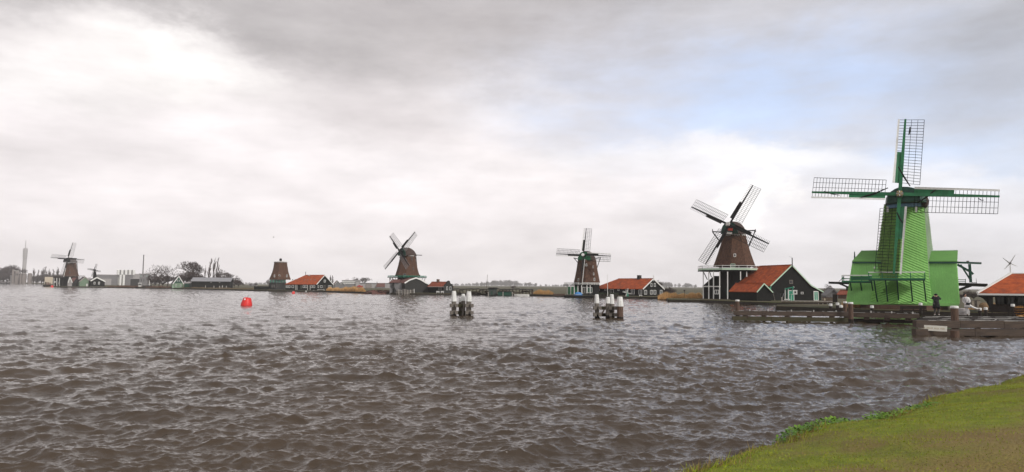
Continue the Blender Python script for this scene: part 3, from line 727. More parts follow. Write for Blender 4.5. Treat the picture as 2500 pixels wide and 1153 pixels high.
# ------------------------------------------------------------------ windmills
def rotor(t, hub, yaw, tilt, ang, Rm, stock_m, latt_m, board_m, edge_m=None, detail=True, cloth=None, wfrac=0.20, nbar=22, lw=0.055, tipw=None, arms=4, curve=0.0):
    """four sails in the plane across the windshaft; each sail is a part, its bars sub-parts"""
    ph, ta = R(yaw), R(tilt)
    n = Vector((-math.sin(ph) * math.cos(ta), -math.cos(ph) * math.cos(ta), math.sin(ta)))
    e1 = Vector((math.cos(ph), -math.sin(ph), 0)); e2 = Vector((math.sin(ph) * math.sin(ta), math.cos(ph) * math.sin(ta), math.cos(ta)))
    for k in range(arms):
        a = R(ang + 90 * k); dv_ = e1 * math.sin(a) + e2 * math.cos(a); sv_ = e1 * math.cos(a) - e2 * math.sin(a)
        off = n * (0.02 * Rm if k % 2 else -0.02 * Rm)
        def P(r, s):
            f = r / Rm
            tw = math.tan(R(24 - 20 * f))
            return hub + off + dv_ * r + sv_ * s - n * (s * tw) + n * (curve * s * abs(s) / Rm)
        mb = MB(); hw = 0.021 * Rm
        mb.bar(P(0, 0), P(Rm * 0.5, 0), hw * 2, hw * 2, hw * 1.7); mb.bar(P(Rm * 0.5, 0), P(Rm, 0), hw * 1.7, hw * 1.7, hw * 1.05)
        s_ = t.part('sail', mb, stock_m)
        W, W0, b = Rm * wfrac, Rm * 0.16, Rm * 0.062
        rs = [W0 + (Rm * 0.992 - W0) * i / (nbar - 1) for i in range(nbar)]
        segs = []
        for i, r in enumerate(rs):
            segs.append((P(r, -b if r > Rm * 0.56 else 0), P(r, W), 0.8))
        for j in (1 / 3, 2 / 3, 1.0):
            m_ = 3
            for q in range(m_):
                segs.append((P(W0 + (Rm * 0.992 - W0) * q / m_, W * j), P(W0 + (Rm * 0.992 - W0) * (q + 1) / m_, W * j), 1.0 if j == 1 else 0.8))
        if detail:
            for p, q, kk in segs: beam('lattice_bar', p, q, lw * kk, latt_m, s_)
        else:
            mb = MB()
            for p, q, kk in segs: mb.bar(p, q, lw * kk)
            t.part('lattice', mb, latt_m, s_)
        mb = MB()                                      # leading boards along the inner half
        q = [P(W0 * 0.95, -hw * .6), P(Rm * 0.56, -hw * .6), P(Rm * 0.56, -b), P(W0 * 0.95, -b)]
        mb.slab(q, n * 0.04); t.part('leading_board', mb, board_m, s_)
        if edge_m:
            mb = MB(); q = [P(W0 * 0.95, -b * 1.02), P(Rm, -b * 0.98), P(Rm, -b * 1.32), P(W0 * 0.95, -b * 1.42)]
            mb.slab(q, n * 0.05); t.part('edge_board', mb, edge_m, s_)
        if cloth:
            mb = MB(); q = [P(W0 * 1.1, hw), P(Rm * 0.98, hw), P(Rm * 0.98, W), P(W0 * 1.1, W)]
            mb.slab([x - n * lw for x in q], n * -0.02); t.part('sail_cloth', mb, cloth, s_)
    mb = MB(); mb.tube([hub + n * 0.06 * Rm, hub - n * 0.30 * Rm], [0.034 * Rm, 0.04 * Rm], 10)
    t.part('windshaft', mb, stock_m)
    return n, e1, e2

def octa(t, prof, mt, rot=12.0, sides=8, name='body'):
    rings = []
    for xl, xr, py in prof:
        a, b = t.l(xl, py), t.l(xr, py); c, hw = (a + b) / 2, (b.x - a.x) / 2
        z = c.z; rr_ = hw / math.cos(R(180 / sides)) * 0.985
        rings.append([(c.x + rr_ * math.cos(R(rot + 360 / sides * (k + .5))), rr_ * math.sin(R(rot + 360 / sides * (k + .5))), z) for k in range(sides)])
    return t.part(name, MB().loft(rings[::-1]), mt), rings

def cap(t, cx, z0, z1, half, yaw, front_len, back_len, mt, front_m, hump=0.0):
    """boat-shaped cap: arched sections along the windshaft line"""
    ph = R(yaw); f = Vector((-math.sin(ph), -math.cos(ph), 0)); s_ = Vector((math.cos(ph), -math.sin(ph), 0))
    H = z1 - z0; secs = []
    for i in range(9):
        u = i / 8; pos = front_len - u * (front_len + back_len)
        wv = half * (0.70 + 0.62 * math.sin(math.pi * min(1, u * 0.9 + 0.12)) * 0.5) * (1 if u < 0.75 else 1 - (u - 0.75) * 1.3)
        hv = H * (0.90 + 0.10 * math.sin(math.pi * u)) * (1 if u < 0.45 else 1 - (u - 0.45) ** 1.5 * 1.35)
        ring = []
        for k in range(13):
            a = math.pi * k / 12
            ring.append(Vector((cx, 0, z0)) + f * pos + s_ * (math.cos(a) * wv) + Vector((0, 0, abs(math.sin(a)) ** 0.8 * hv)))
        secs.append(ring)
    o = t.part('cap', MB().loft(secs), mt, smooth=False)
    fr = secs[0]
    mb = MB().slab([p + f * 0.03 for p in fr], f * 0.10); t.part('cap_front', mb, front_m, o)
    return o, f, s_

def ring_deck(t, cx, z, r, mt, name='stage', thick=0.18, sides=8, rail=None, rail_h=1.0, rail_m=None, nposts=None, rot=12, rails=2):
    pts = [Vector((cx + r * math.cos(R(rot + 360 / sides * (k + .5))), r * math.sin(R(rot + 360 / sides * (k + .5))), z)) for k in range(sides)]
    d = t.part(name, MB().slab(pts, (0, 0, thick)), mt)
    if rail:
        for k in range(sides):
            a, b = pts[k] * 0.985 + Vector((cx, 0, z)) * 0.015, pts[(k + 1) % sides] * 0.985 + Vector((cx, 0, z)) * 0.015
            for j in range(rails):
                h = thick + rail_h * (j + 1) / rails
                beam('railing', a + Vector((0, 0, h)), b + Vector((0, 0, h)), 0.09, rail_m, d)
            for j in range(nposts or 3):
                p = a.lerp(b, j / (nposts or 3)); beam('rail_post', p + Vector((0, 0, thick)), p + Vector((0, 0, thick + rail_h)), 0.09, rail_m, d)
    return d, pts

# ---- mill with white stage posts and the red-roofed barn (right of centre)
t = T('windmill', 'brown thatched mill with bare black sails on a stage of white posts', 'windmill', 1793, 146, LANDZ, group='thatched windmills')
octa(t, [(1768, 1818, 570), (1766, 1820, 578), (1761, 1824, 596), (1755, 1830, 616), (1749, 1836, 634), (1743, 1842, 651)], THATCH)
octa(t, [(1757, 1830, 652), (1757, 1830, 740)], BLACK, name='base')
c0, c1 = t.l(1793, 574), t.l(1793, 538)
cap(t, t.l(1793, 570).x, t.l(1793, 573).z, t.l(1793, 541).z, 2.35, 22, 2.7, 2.9, THATCH_D, GREEN_D)
hub = t.l(1779, 549, -4.0)
nrm, e1, e2 = rotor(t, hub, 20, 13, 28, 10.0, BLACKP, LATT, BLACKP, None, True, lw=0.07, nbar=23)
beam('poll_end', hub + nrm * 0.15, hub + nrm * 0.75, 0.75, WHITE_D, t.e)
t.part('cap_ring', MB().lathe([(2.36, t.l(1793, 577).z), (2.42, t.l(1793, 572).z)], 16, (t.l(1793, 575).x, 0)), WHITE_D)
t.pbar('name_board', (1770, 568, -2.9), (1796, 571, -2.5), 5, WHITE_D, hpx=5)
t.pbar('brake_board', (1777, 560, -2.95), (1789, 561, -2.95), 6, REDP)
for a, b_ in (((1739, 566, 1), (1764, 567, 1)), ((1740, 567, 1), (1758, 591, 1)), ((1819, 564, 1.5), (1844, 563, 1.5)), ((1844, 562, 1.5), (1837, 582, 1.5)), ((1836, 582, 1.6), (1823, 614, 2.2))):
    t.pbar('tail_beam', a, b_, 2.6, BLACKP)
for x in (1739.5, 1844.5): t.pbar('tail_post', (x, 560, 1), (x, 567, 1), 1.8, BLACKP)
zc = t.l(1778, 662).z; cxs = t.l(1779, 660).x
rs_ = (t.l(1855, 660).x - t.l(1702, 660).x) / 2
d, pts = ring_deck(t, cxs, zc - 0.1, rs_ * 1.03, BLACKP, rail=True, rail_h=0.95, rail_m=WHITE, nposts=3, rails=2, thick=0.2)
for k in range(8):
    a, b_ = pts[k], pts[(k + 1) % 8]
    beam('rail_panel', a * 0.99 + Vector((0, 0, 0.46)), b_ * 0.99 + Vector((0, 0, 0.46)), 0.05, PALEGREEN, d, 0.34)
for x, yb, v in ((1717, 731, -2.5), (1730.5, 731, -4.6), (1742, 731, -5.6), (1757, 731, -6.4), (1776.5, 731, -6.6), (1808, 684, -5.8), (1823, 676, -4.8)):
    t.pbar('stage_post', (x, 663.5, v), (x, yb, v), 2.3, WHITE)
t.pbar('rail_beam', (1716, 699.5, -2.9), (1758, 699.8, -6.3), 2.4, WHITE)
t.pbar('brace', (1718, 665, -2.5), (1727, 683, -1.5), 1.5, BLACKP); t.pbar('brace', (1733, 665, -4.4), (1737, 677, -2.0), 1.5, BLACKP)
mb = MB(); q = [t.l(1716, 732, -1), t.l(1716, 698, -1), t.l(1743, 674, -1), t.l(1760, 674, -1), t.l(1760, 732, -1)]
mb.slab(q, (0, 5, 0)); t.part('lean_to', mb, BLACK)
t.window('y', 1791, 619.5, 1797, 627.5, off=-4.05, mull=False)
t.window('y', 1784, 644, 1795, 653, off=-5.2, fm=PALEGREEN, name='door')
t.window('y', 1744, 708, 1755, 718.5, off=-4.9)
t.window('y', 1773, 706, 1779, 722, off=-4.2, fm=GREEN_D, gm=BLACKP, name='door')
t.pbox('plinth', 1712, 731, 1790, 737, -6.9, 4, WOOD_D)
t.part('balcony_box', MB().box(t.l(1826, 652, 2.6), (t.l(1842, 652, 2.6).x, 4.2, t.l(1842, 645, 2.6).z)), THATCH_D)

# ---- mill with the blue tarp (centre right)
t = T('windmill', 'thatched mill with level sails above green doors and a blue tarp', 'windmill', 1433, 192, LANDZ, group='thatched windmills')
octa(t, [(1412.5, 1454, 634), (1411, 1455, 642), (1408.5, 1457.5, 660), (1405.5, 1460.5, 676), (1402.5, 1463, 690)], THATCH, rot=16)
octa(t, [(1404, 1462, 690), (1404, 1462, 724)], BLACK, rot=16, name='base')
cap(t, t.l(1433, 634).x, t.l(1433, 636).z, t.l(1433, 613).z, 2.45, 18, 2.4, 2.6, THATCH_D, GREEN)
hub = t.l(1424, 623, -3.9)
nrm, e1, e2 = rotor(t, hub, 15, 12, 3, 8.1, BLACKP, LATT, BLACKP, WHITE, True, lw=0.075, nbar=18)
t.part('poll_end', MB().tube([hub + nrm * .1, hub + nrm * .6], [.45, .42], 10), WHITE)
t.part('cap_ring', MB().lathe([(2.5, t.l(1433, 638.5).z), (2.5, t.l(1433, 635).z)], 16, (t.l(1433, 636).x, 0)), WHITE_D)
for a, b_ in (((1400, 630, .5), (1414, 633, .5)), ((1402, 631, .5), (1413, 644, .5)), ((1452, 632, 1), (1467, 629, 1)), ((1466, 629, 1), (1456, 659, 1.5))):
    t.pbar('tail_beam', a, b_, 1.7, BLACKP)
cxs = t.l(1413, 694).x; rs_ = (t.l(1452, 694).x - t.l(1376, 694).x) / 2
d, pts = ring_deck(t, t.l(1420, 694).x, t.l(1420, 697).z - 0.05, 5.3, BLACKP, rail=True, rail_h=0.62, rail_m=WHITE, nposts=3, rails=3, thick=0.2)
for x, v in ((1385, -2.4), (1393, -3.6), (1402, -4.4), (1411, -4.8), (1420, -5.0), (1433, -4.9), (1441, -4.4)):
    t.pbar('stage_post', (x, 697, v), (x, 719, v), 1.7, WHITE)
for a, b_ in ((1387, 1394), (1395, 1402), (1403.5, 1410)):
    t.window('y', a, 700, b_, 718.5, off=-4.1 if a > 1390 else -3.3, fm=GREEN, gm=GREEN, name='door')
t.window('y', 1422, 701, 1431, 718, off=-4.6, fm=WHITE, gm=BLACKP, name='door')
t.window('y', 1434, 702, 1446, 715, off=-4.35, fm=WHITE, gm=GREEN_D)
for (x0, y0, x1, y1, v) in ((1429.5, 644, 1433.5, 650, -3.75), (1446.5, 649, 1449.5, 655, -3.3), (1448, 666, 1451, 672, -3.65), (1449.5, 679, 1453, 686, -3.95), (1410.5, 680, 1413.5, 687, -3.95)):
    t.window('y', x0, y0, x1, y1, off=v, mull=False)

# ---- middle mill turned to the left
t = T('windmill', 'thatched mill turned left with crossed sails and a green stage', 'windmill', 995, 226, LANDZ, group='thatched windmills')
octa(t, [(978, 1012.5, 622), (977, 1013.5, 632), (974, 1016, 646), (970.5, 1019, 660), (966, 1023, 674)], THATCH, rot=18)
octa(t, [(972, 1018, 674), (969, 1020, 718)], BLACK, rot=18, name='base')
cap(t, t.l(996, 624).x, t.l(996, 625).z, t.l(996, 604.5).z, 2.5, 49, 2.7, 2.9, THATCH_D, GREEN_D)
hub = t.l(975.5, 612, -2.9)
rotor(t, hub, 47, 15, 40, 8.45, BLACKP, LATT_L, BLACKP, None, False, lw=0.075, nbar=18)
for a, b_ in (((985, 622, -1), (1030, 623.5, 1)), ((1015, 622, 2), (1020, 672, 3)), ((1016, 622, 2.4), (1012, 650, 3)), ((986, 600, -1.5), (986, 618, -1.5))):
    t.pbar('tail_beam', a, b_, 1.6, BLACKP)
t.pbar('name_board', (989, 624.5, -2.4), (1011, 625, -2.4), 1.6, WHITE_D)
d, pts = ring_deck(t, t.l(994, 677).x, t.l(994, 678.5).z, (t.l(1043, 676).x - t.l(945, 676).x) / 2, GREEN_D, rail=True, rail_h=0.45, rail_m=TEAL, nposts=3, rails=2, thick=0.2)
for x0, x1, v in ((952, 960, -3), (957, 968, -3.5), (1032, 1027, -2), (1038, 1034, 0)): t.pbar('stage_strut', (x0, 678, v), (x1, 695, v * .6), 1.4, WHITE_D)
for i, (x, v) in enumerate(((951, -2), (958, -3), (966, -4.8), (975, -5.2), (985, -5.2))): t.pbar('stage_post', (x, 679, v), (x + 2, 716, v), 1.2, BLACKP)
for (x0, y0, x1, y1, v) in ((984.5, 668, 991.5, 674, -4.15), (1004.5, 628, 1007.5, 636, -2.6), (1007.5, 653, 1010, 659, -3.1), (991, 632, 994, 640, -2.6)): t.window('y', x0, y0, x1, y1, off=v, mull=False, fm=GREYWOOD)
t.pbox('platform_box', 1020, 671, 1026, 676, 0, 1.2, THATCH_D)

# ---- mill body without sails
t = T('mill_stump', 'thatched mill body without cap or sails, black knob on top', 'mill', 682, 292, LANDZ)
octa(t, [(670, 700, 641), (668.5, 701.5, 652), (665.5, 703.5, 664), (662, 706, 673), (657.5, 709, 683)], THATCH, rot=10)
octa(t, [(659.5, 697, 683), (659.5, 697, 690)], GLASS_P, rot=10, name='glazed_band')
octa(t, [(657.5, 698, 690), (657.5, 698, 711)], CHAR, rot=10, name='base')
z = t.l(685, 641).z
t.part('roof_cover', MB().lathe([(2.95, z), (2.95, z + .25), (0.6, z + .6)], 12, (t.l(685, 641).x, 0)), WHITE_D)
t.part('knob', MB().lathe([(.25, z + .55), (.5, z + .7), (.55, z + 1.5), (.35, z + 1.75), (.05, z + 1.85)], 10, (t.l(685, 641).x, 0)), BLACKP)
for i in range(6): t.pbar('mullion', (660.5 + i * 7, 683.5, -3.75), (660.5 + i * 7, 690, -3.75), 1.3, TEAL)
for (x0, x1) in ((668.5, 671.5), (680, 684), (699, 702)): t.window('y', x0, 671, x1, 677, off=-3.9 if x0 < 690 else -3.2, mull=False)
for (x0, x1) in ((663, 666), (668, 671), (674, 677), (679.5, 681.5)): t.window('y', x0, 695.5, x1, 702, off=-3.75, fm=GREYWOOD, mull=False)
t.pbox('lean_to', 620, 699.5, 657, 709, -2, 3, BLACK)

# ---- leftmost mill
t = T('windmill', 'leftmost large mill with pale sails and brown body in light haze', 'windmill', 172.5, 450, LANDZ, group='thatched windmills')
octa(t, [(161.5, 184.5, 639), (160.5, 185.5, 647), (157.5, 188, 660), (153, 192, 675)], THATCH, rot=14)
octa(t, [(155, 190, 675), (155, 190, 700)], BLACK, rot=14, name='base')
cap(t, t.l(173, 640).x, t.l(173, 641).z, t.l(173, 629).z, 3.4, 36, 3.6, 3.6, THATCH_D, BLACKP)
hub = t.l(165.5, 632, -4.5)
rotor(t, hub, 34, 14, 4, 11.6, BLACKP, LATT_L, BLACKP, None, False, lw=0.15, nbar=16)
t.pbar('name_board', (165, 642, -3.8), (183, 641.5, -3.8), 1.3, WHITE_D)
t.pbar('corner_board', (163.5, 643, -3.2), (155.5, 676, -4.3), 1.1, WHITE)
for a, b_ in (((188, 637, 2), (190, 671, 4)), ((187, 639, 2), (187, 660, 3)), ((157, 639, 1), (162, 641, 1))): t.pbar('tail_beam', a, b_, 1.0, BLACKP)
d, pts = ring_deck(t, t.l(172, 676).x, t.l(172, 677).z, 8.6, BLACKP, rail=True, rail_h=1.0, rail_m=GREYWOOD, nposts=3, rails=2)
t.window('y', 168.5, 663, 172, 668, off=-4.6, mull=False, fm=GREYWOOD)

# ---- small mill far left
t = T('small_windmill', 'small dark mill behind the black house with white gable', 'windmill', 231, 455, LANDZ)
octa(t, [(228.5, 234, 660), (227, 236, 676), (226, 237, 697)], BLACK, rot=14)
cap(t, t.l(231, 660).x, t.l(231, 661).z, t.l(231, 657.5).z, 0.95, 30, 1.0, 1.1, BLACKP, BLACKP)
hub = t.l(229.8, 660, -1.6)
rotor(t, hub, 28, 12, 6, 4.5, BLACKP, LATT_L, BLACKP, None, False, lw=0.14, nbar=12)
t.pbar('corner_board', (228.5, 662, -1.5), (226.5, 677, -1.7), 0.8, WHITE)

# ------------------------------------------------------------------ the green saw mill
def clip(poly, a, b, c, keep_less):
    out = []
    for i in range(len(poly)):
        p, q = poly[i], poly[(i + 1) % len(poly)]
        fp, fq = a * p[0] + b * p[1] - c, a * q[0] + b * q[1] - c
        if not keep_less: fp, fq = -fp, -fq
        if fp <= 0: out.append(p)
        if fp * fq < 0:
            k = fp / (fp - fq); out.append((p[0] + (q[0] - p[0]) * k, p[1] + (q[1] - p[1]) * k))
    return out
def facet_boards(t, parent, quad, slope, width, mt, name='board', jitter=0.01, fill=0.90):
    """lapped boards over a facet (bl, br, tr, tl); each board a part with its lower edge proud"""
    bl, br, tr, tl = [Vector(q) for q in quad]
    ex = (br - bl).normalized(); nn = ex.cross(((tl + tr) - (bl + br)).normalized()).normalized(); ey = nn.cross(ex)
    P2 = [((p - bl).dot(ex), (p - bl).dot(ey)) for p in (bl, br, tr, tl)]
    dep = [(p - bl).dot(nn) for p in (bl, br, tr, tl)]
    a, b = -math.sin(R(slope)), math.cos(R(slope))
    cs = [a * x + b * y for x, y in P2]; c = min(cs); out = []
    g = random.Random(3)
    while c < max(cs):
        w_ = width * (1 + g.uniform(-.06, .06))
        pl = clip(clip(P2, a, b, c, False), a, b, c + w_ * fill, True)
        if len(pl) >= 3:
            jit = g.uniform(-jitter, jitter)
            fr, bk = [], []
            for x, y in pl:
                f = min(1, max(0, (a * x + b * y - c) / w_)); o_ = 0.11 - 0.07 * f + jit
                base_ = bl + ex * x + ey * y
                fr.append(base_ + nn * o_); bk.append(base_ - nn * 0.06)
            n = len(pl); mb = MB()
            mb.add(fr + bk, [tuple(range(n))] + [((i + 1) % n, i, n + i, n + (i + 1) % n) for i in range(n)])
            out.append(t.part(name, mb, mt, parent))
        c += w_
    return out
t = T('green_windmill', 'bright green wooden saw mill with balcony and green latticed sails', 'windmill', 2200, 84, LANDZ)
GT = t
Lt, Ct, Rt, Bt, Kt = t.l(2161, 500, 1.0), t.l(2204, 500, -0.6), t.l(2254, 500, 0.5), t.l(2263, 501, 2.6), t.l(2212, 500, 4.6)
Lm, Cm, Rm_, Bm, Km = t.l(2135, 680, 0.2), t.l(2193, 680, -1.35), t.l(2268, 680, -0.5), t.l(2284, 680, 3.0), t.l(2214, 680, 5.6)
Lb, Cb, Rb, Bb, Kb = t.l(2124, 742, -1.0), t.l(2191, 743, -1.95), t.l(2276, 742, -1.15), t.l(2290, 742, 3.2), t.l(2215, 742, 6.0)
def shrink(p, c, k=0.985): return Vector((c.x + (p.x - c.x) * k, c.y + (p.y - c.y) * k, p.z))
cm = t.l(2210, 600, 1.5)
mb = MB(); mb.loft([[shrink(p, cm) for p in q] for q in ((Lb, Cb, Rb, Bb, Kb), (Lm, Cm, Rm_, Bm, Km), (Lt, Ct, Rt, Bt, Kt))])
tower = t.part('tower', mb, JOINT)
facet_boards(t, tower, (Lm, Cm, Ct, Lt), -3, 0.40, MOSS, 'shingle_course', 0.02)
facet_boards(t, tower, (Lb, Cb, Cm, Lm), 24, 0.31, LIME)
facet_boards(t, tower, (Cm, Rm_, Rt, Ct), -27, 0.29, LIME)
facet_boards(t, tower, (Cb, Rb, Rm_, Cm), -27, 0.29, LIME)
facet_boards(t, tower, (Rm_, Bm, Bt, Rt), -20, 0.29, SIDE_LIT)
# wings of the saw floor
def wing(x0t, x1t, x0b, x1b, v0t, v0b, depth, out_x):
    a, b_, c_, d_ = t.l(x0b, 741, v0b), t.l(x1b, 742, v0b), t.l(x1t, 639, v0t), t.l(x0t, 639, v0t)
    mb = MB(); bk = [Vector((p.x, p.y + depth, p.z)) for p in (a, b_, c_, d_)]
    mb.add([a, b_, c_, d_] + bk, [(0, 1, 2, 3), (1, 5, 6, 2), (4, 0, 3, 7), (5, 4, 7, 6), (3, 2, 6, 7), (4, 5, 1, 0)])
    wg = t.part('wing', mb, JOINT)
    facet_boards(t, wg, (a, b_, c_, d_), 90, 0.27, LIME_S, 'wall_board', 0.006, 0.965)
    if out_x > 0: facet_boards(t, wg, (b_, bk[1], bk[2], c_), 90, 0.27, LIME_S, 'wall_board', 0.006, 0.965)
    else: facet_boards(t, wg, (bk[0], a, d_, bk[3]), 90, 0.27, LIME_S, 'wall_board', 0.006, 0.965)
    zr = t.l((x0t + x1t) / 2, 613.5, v0t + 1.1).z
    e0, e1_ = Vector((d_.x - .12, v0t - .3, d_.z - .02)), Vector((c_.x + .12, v0t - .3, c_.z - .02))
    r0, r1 = Vector((d_.x + (0.9 if out_x < 0 else -.12), v0t + depth / 2, zr)), Vector((c_.x + (.12 if out_x < 0 else 0.35), v0t + depth / 2, zr))
    t.part('roof_slope', MB().slab([e0, e1_, r1, r0], (0, 0, .09)), LIME_R, wg)
    b0, b1 = Vector((e0.x, v0t + depth + .3, e0.z)), Vector((e1_.x, v0t + depth + .3, e1_.z))
    t.part('roof_slope', MB().slab([r0, r1, b1, b0], (0, 0, .09)), LIME_R, wg)
    xs = c_.x if out_x > 0 else d_.x
    t.part('gable_end', MB().slab([(xs - out_x * .05, v0t, c_.z), (xs - out_x * .05, v0t + depth, c_.z), (xs - out_x * .05, v0t + depth / 2, zr)], (-out_x * .1, 0, 0)), GREEN_D, wg)
    beam('eave_board', e0 - Vector((0, .06, .12)), e1_ - Vector((0, .06, .12)), .06, GREEN_D, wg, .20)
    beam('ridge_cap', r0 + Vector((0, 0, .1)), r1 + Vector((0, 0, .1)), .16, PALEGREEN, wg, .08)
    return wg
wl = wing(2083, 2149, 2067, 2150, 0.3, -0.9, 3.6, -1)
wr = wing(2262, 2334, 2266, 2341, 0.2, -1.1, 3.6, 1)
# brick ring below and low opening at right
t.part('ring_wall', MB().lathe([(4.9, 0.0), (4.9, t.l(2200, 742).z - .12)], 24, (t.l(2205, 742).x, 1.6)), BRICK)
t.pbox('skirt_edge', 2070, 740.6, 2341, 743.2, -1.35, -1.12, LIME_S)
# cap
capo, f, s_ = cap(t, t.l(2212, 500).x, t.l(2212, 498).z, t.l(2212, 458).z, 2.25, 6, 2.4, 2.6, GREEN_D, GREEN_D)
t.part('cap_collar', MB().loft([[(t.l(2211, 500).x + 2.15 * math.cos(a) * k_, 1.2 + 2.3 * math.sin(a) * k_, z) for a in [2 * math.pi * q / 20 for q in range(20)]] for k_, z in ((0.96, t.l(2211, 505, -1).z), (1.04, t.l(2211, 497, -1).z))]), SKYBLUE, capo)
t.part('cap_hood', MB().loft([[t.l(2255, 494, 1.2) + Vector((0.55 * k_ * math.cos(a), u, 0.85 * k_ * math.sin(a))) for a in [2 * math.pi * q / 10 for q in range(10)]] for k_, u in ((.6, -1.6), (1, -1.0), (1, .6))]), THATCH_D, capo)
t.pbox('brake_hatch', 2204, 489, 2212, 495, -1.62, -1.4, REDP, capo)
for x in (2166.5, 2236.5): t.pbox('bracket', x - 2, 504, x + 3, 518, -0.9 if x > 2200 else 0.2, 0.4 if x < 2200 else -.6, WHITE)
hub = t.l(2196.5, 475.5, -3.0)
nrm, e1, e2 = rotor(t, hub, 0, 9, 5.4, 10.05, GREEN, LATT, GREEN, WHITE, True, wfrac=0.205, nbar=23, lw=0.058)
pe = t.part('poll_end', MB().tube([hub + nrm * .2, hub + nrm * .62], [.42, .40], 12), GREYWOOD)
for k in range(4):
    a = R(45 + 90 * k); dv_ = e1 * math.sin(a) + e2 * math.cos(a)
    beam('poll_star', hub + nrm * .64 + dv_ * .1, hub + nrm * .64 + dv_ * .38, .14, GOLD, pe, .05)
    a = R(90 * k); dv_ = e1 * math.sin(a) + e2 * math.cos(a)
    beam('poll_star', hub + nrm * .63 + dv_ * .1, hub + nrm * .63 + dv_ * .34, .10, WHITE, pe, .04)
for a, b_ in (((2193, 407, -3.4), (2222, 455, -3.0)), ((2102, 482, -3.5), (2168, 459, -3.3)), ((2284, 463, -3.5), (2240, 495, -3.0)), ((2190, 519, -4.3), (2204, 545, -4.6)), ((2012, 467, -3.3), (2050, 477, -3.3)), ((2388, 484, -3.3), (2402, 489, -3.3)), ((2222, 310, -2.2), (2219, 330, -2.2))):
    t.part('furled_cloth', MB().tube([t.l(*a), t.l(*a).lerp(t.l(*b_), .5) + Vector((0, 0, -.12)), t.l(*b_)], [.07, .11, .06] if abs(a[0] - 2200) < 110 else [.05, .06, .04], 5), LATT)
# front balcony
def balcony(x0, x1, yd, yr, v0, v1, n, sx, strut_y, name='balcony', posts=4):
    a, b_ = t.l(x0, yd, v0), t.l(x1, yd, v0)
    dk = t.part(name, MB().box((a.x, v0, a.z - .16), (b_.x, v1, a.z)), GREEN_D)
    c_, d_ = t.l(x0, yr, v0), t.l(x1, yr, v0)
    zt = c_.z
    beam('hand_rail', (a.x, v0, zt), (b_.x, v0, zt), .12, WHITE, dk, .11)
    beam('mid_rail', (a.x, v0, (zt * .45 + a.z * .55)), (b_.x, v0, (zt * .45 + a.z * .55)), .09, GREEN, dk)
    beam('toe_board', (a.x, v0 - .02, a.z + .06), (b_.x, v0 - .02, a.z + .06), .05, GREEN, dk, .16)
    for i in range(n):
        x = a.x + (b_.x - a.x) * (i + .02) / (n - 0.96)
        beam('rail_post', (x, v0, a.z), (x, v0, zt), .10, GREEN, dk)
    for (xa, xb) in sx:
        beam('strut', t.l(xa, yd + 3, v0 + .15), t.l(xb, strut_y, v1 - .1), .14, GREEN_D, dk)
    return dk
balcony(2120, 2259, 682, 665, -4.1, -1.6, 5, ((2134, 2142), (2162, 2167), (2190, 2194), (2223, 2228), (2255, 2261)), 736)
balcony(2056, 2129, 688, 672.5, -2.6, -0.8, 4, ((2076, 2079), (2101, 2104), (2128, 2131)), 709)
t.pbox('balcony_screen', 2077, 675, 2126, 684, -2.45, -2.4, GREEN)
# sleds and hoist beams sticking out of the sides
beam('log_beam', t.l(2077, 692, 0.5), t.l(2023, 690.5, 0.5), .32, BLACKP, t.e, .30); beam('log_brace', t.l(2074, 703, 0.5), t.l(2048, 692, 0.5), .22, BLACKP, t.e)
for x in (2056, 2060): t.pbar('rail_post', (x, 674, .5), (x, 690, .5), 1.8, GREEN_D)
t.pbar('brace', (2060, 676, .5), (2048, 688, .5), 1.2, GREEN_D)
t.pbar('hand_rail', (2055, 673, .5), (2078, 674, .5), 1.4, WHITE); t.pbar('mid_rail', (2055, 680, .5), (2078, 681, .5), 1.8, GREEN_D)
beam('hoist_beam', t.l(2333, 641, 2.0), t.l(2396, 643, 2.0), .22, GREEN_D, t.e, .24)
t.pbar('hoist_post', (2367, 645, 2), (2370, 690, 2), 5.5, GREEN_D); t.pbar('hoist_brace', (2337, 646, 2), (2366, 662, 2), 5, GREEN_D)
t.pbar('hoist_brace', (2345, 646, 2), (2368, 682, 2), 3.4, GREEN_D); t.pbar('hoist_brace', (2366, 660, 2), (2376, 670, 2), 4.5, GREEN_D)
t.pbox('hoist_block', 2360, 637, 2366, 642, 1.9, 2.2, GREYWOOD)
beam('log_beam', t.l(2336, 694, 1.6), t.l(2411, 697, 1.6), .34, BLACKP, t.e, .40); beam('log_brace', t.l(2338, 709, 1.6), t.l(2372, 697, 1.6), .30, BLACKP, t.e)
for y in (683, 687): t.pbar('mid_rail', (2337, y, 1.5), (2358, y + .5, 1.5), 1.4, GREEN_D)
t.pbar('rail_post', (2357, 681, 1.5), (2357, 692, 1.5), 1.3, GREEN_D); t.pbar('rail_post', (2383, 680, 1.5), (2384, 692, 1.5), 1, STEEL); t.pbar('hand_rail', (2337, 682.5, 1.5), (2358, 683, 1.5), 1.2, WHITE)
t.pbar('hand_rail', (2372, 690.5, 1.5), (2385, 690.5, 1.5), 1.2, BLACKP)
t.pbox('lamp', 2133.5, 651.5, 2136.5, 656, -0.9, -.7, WHITE)
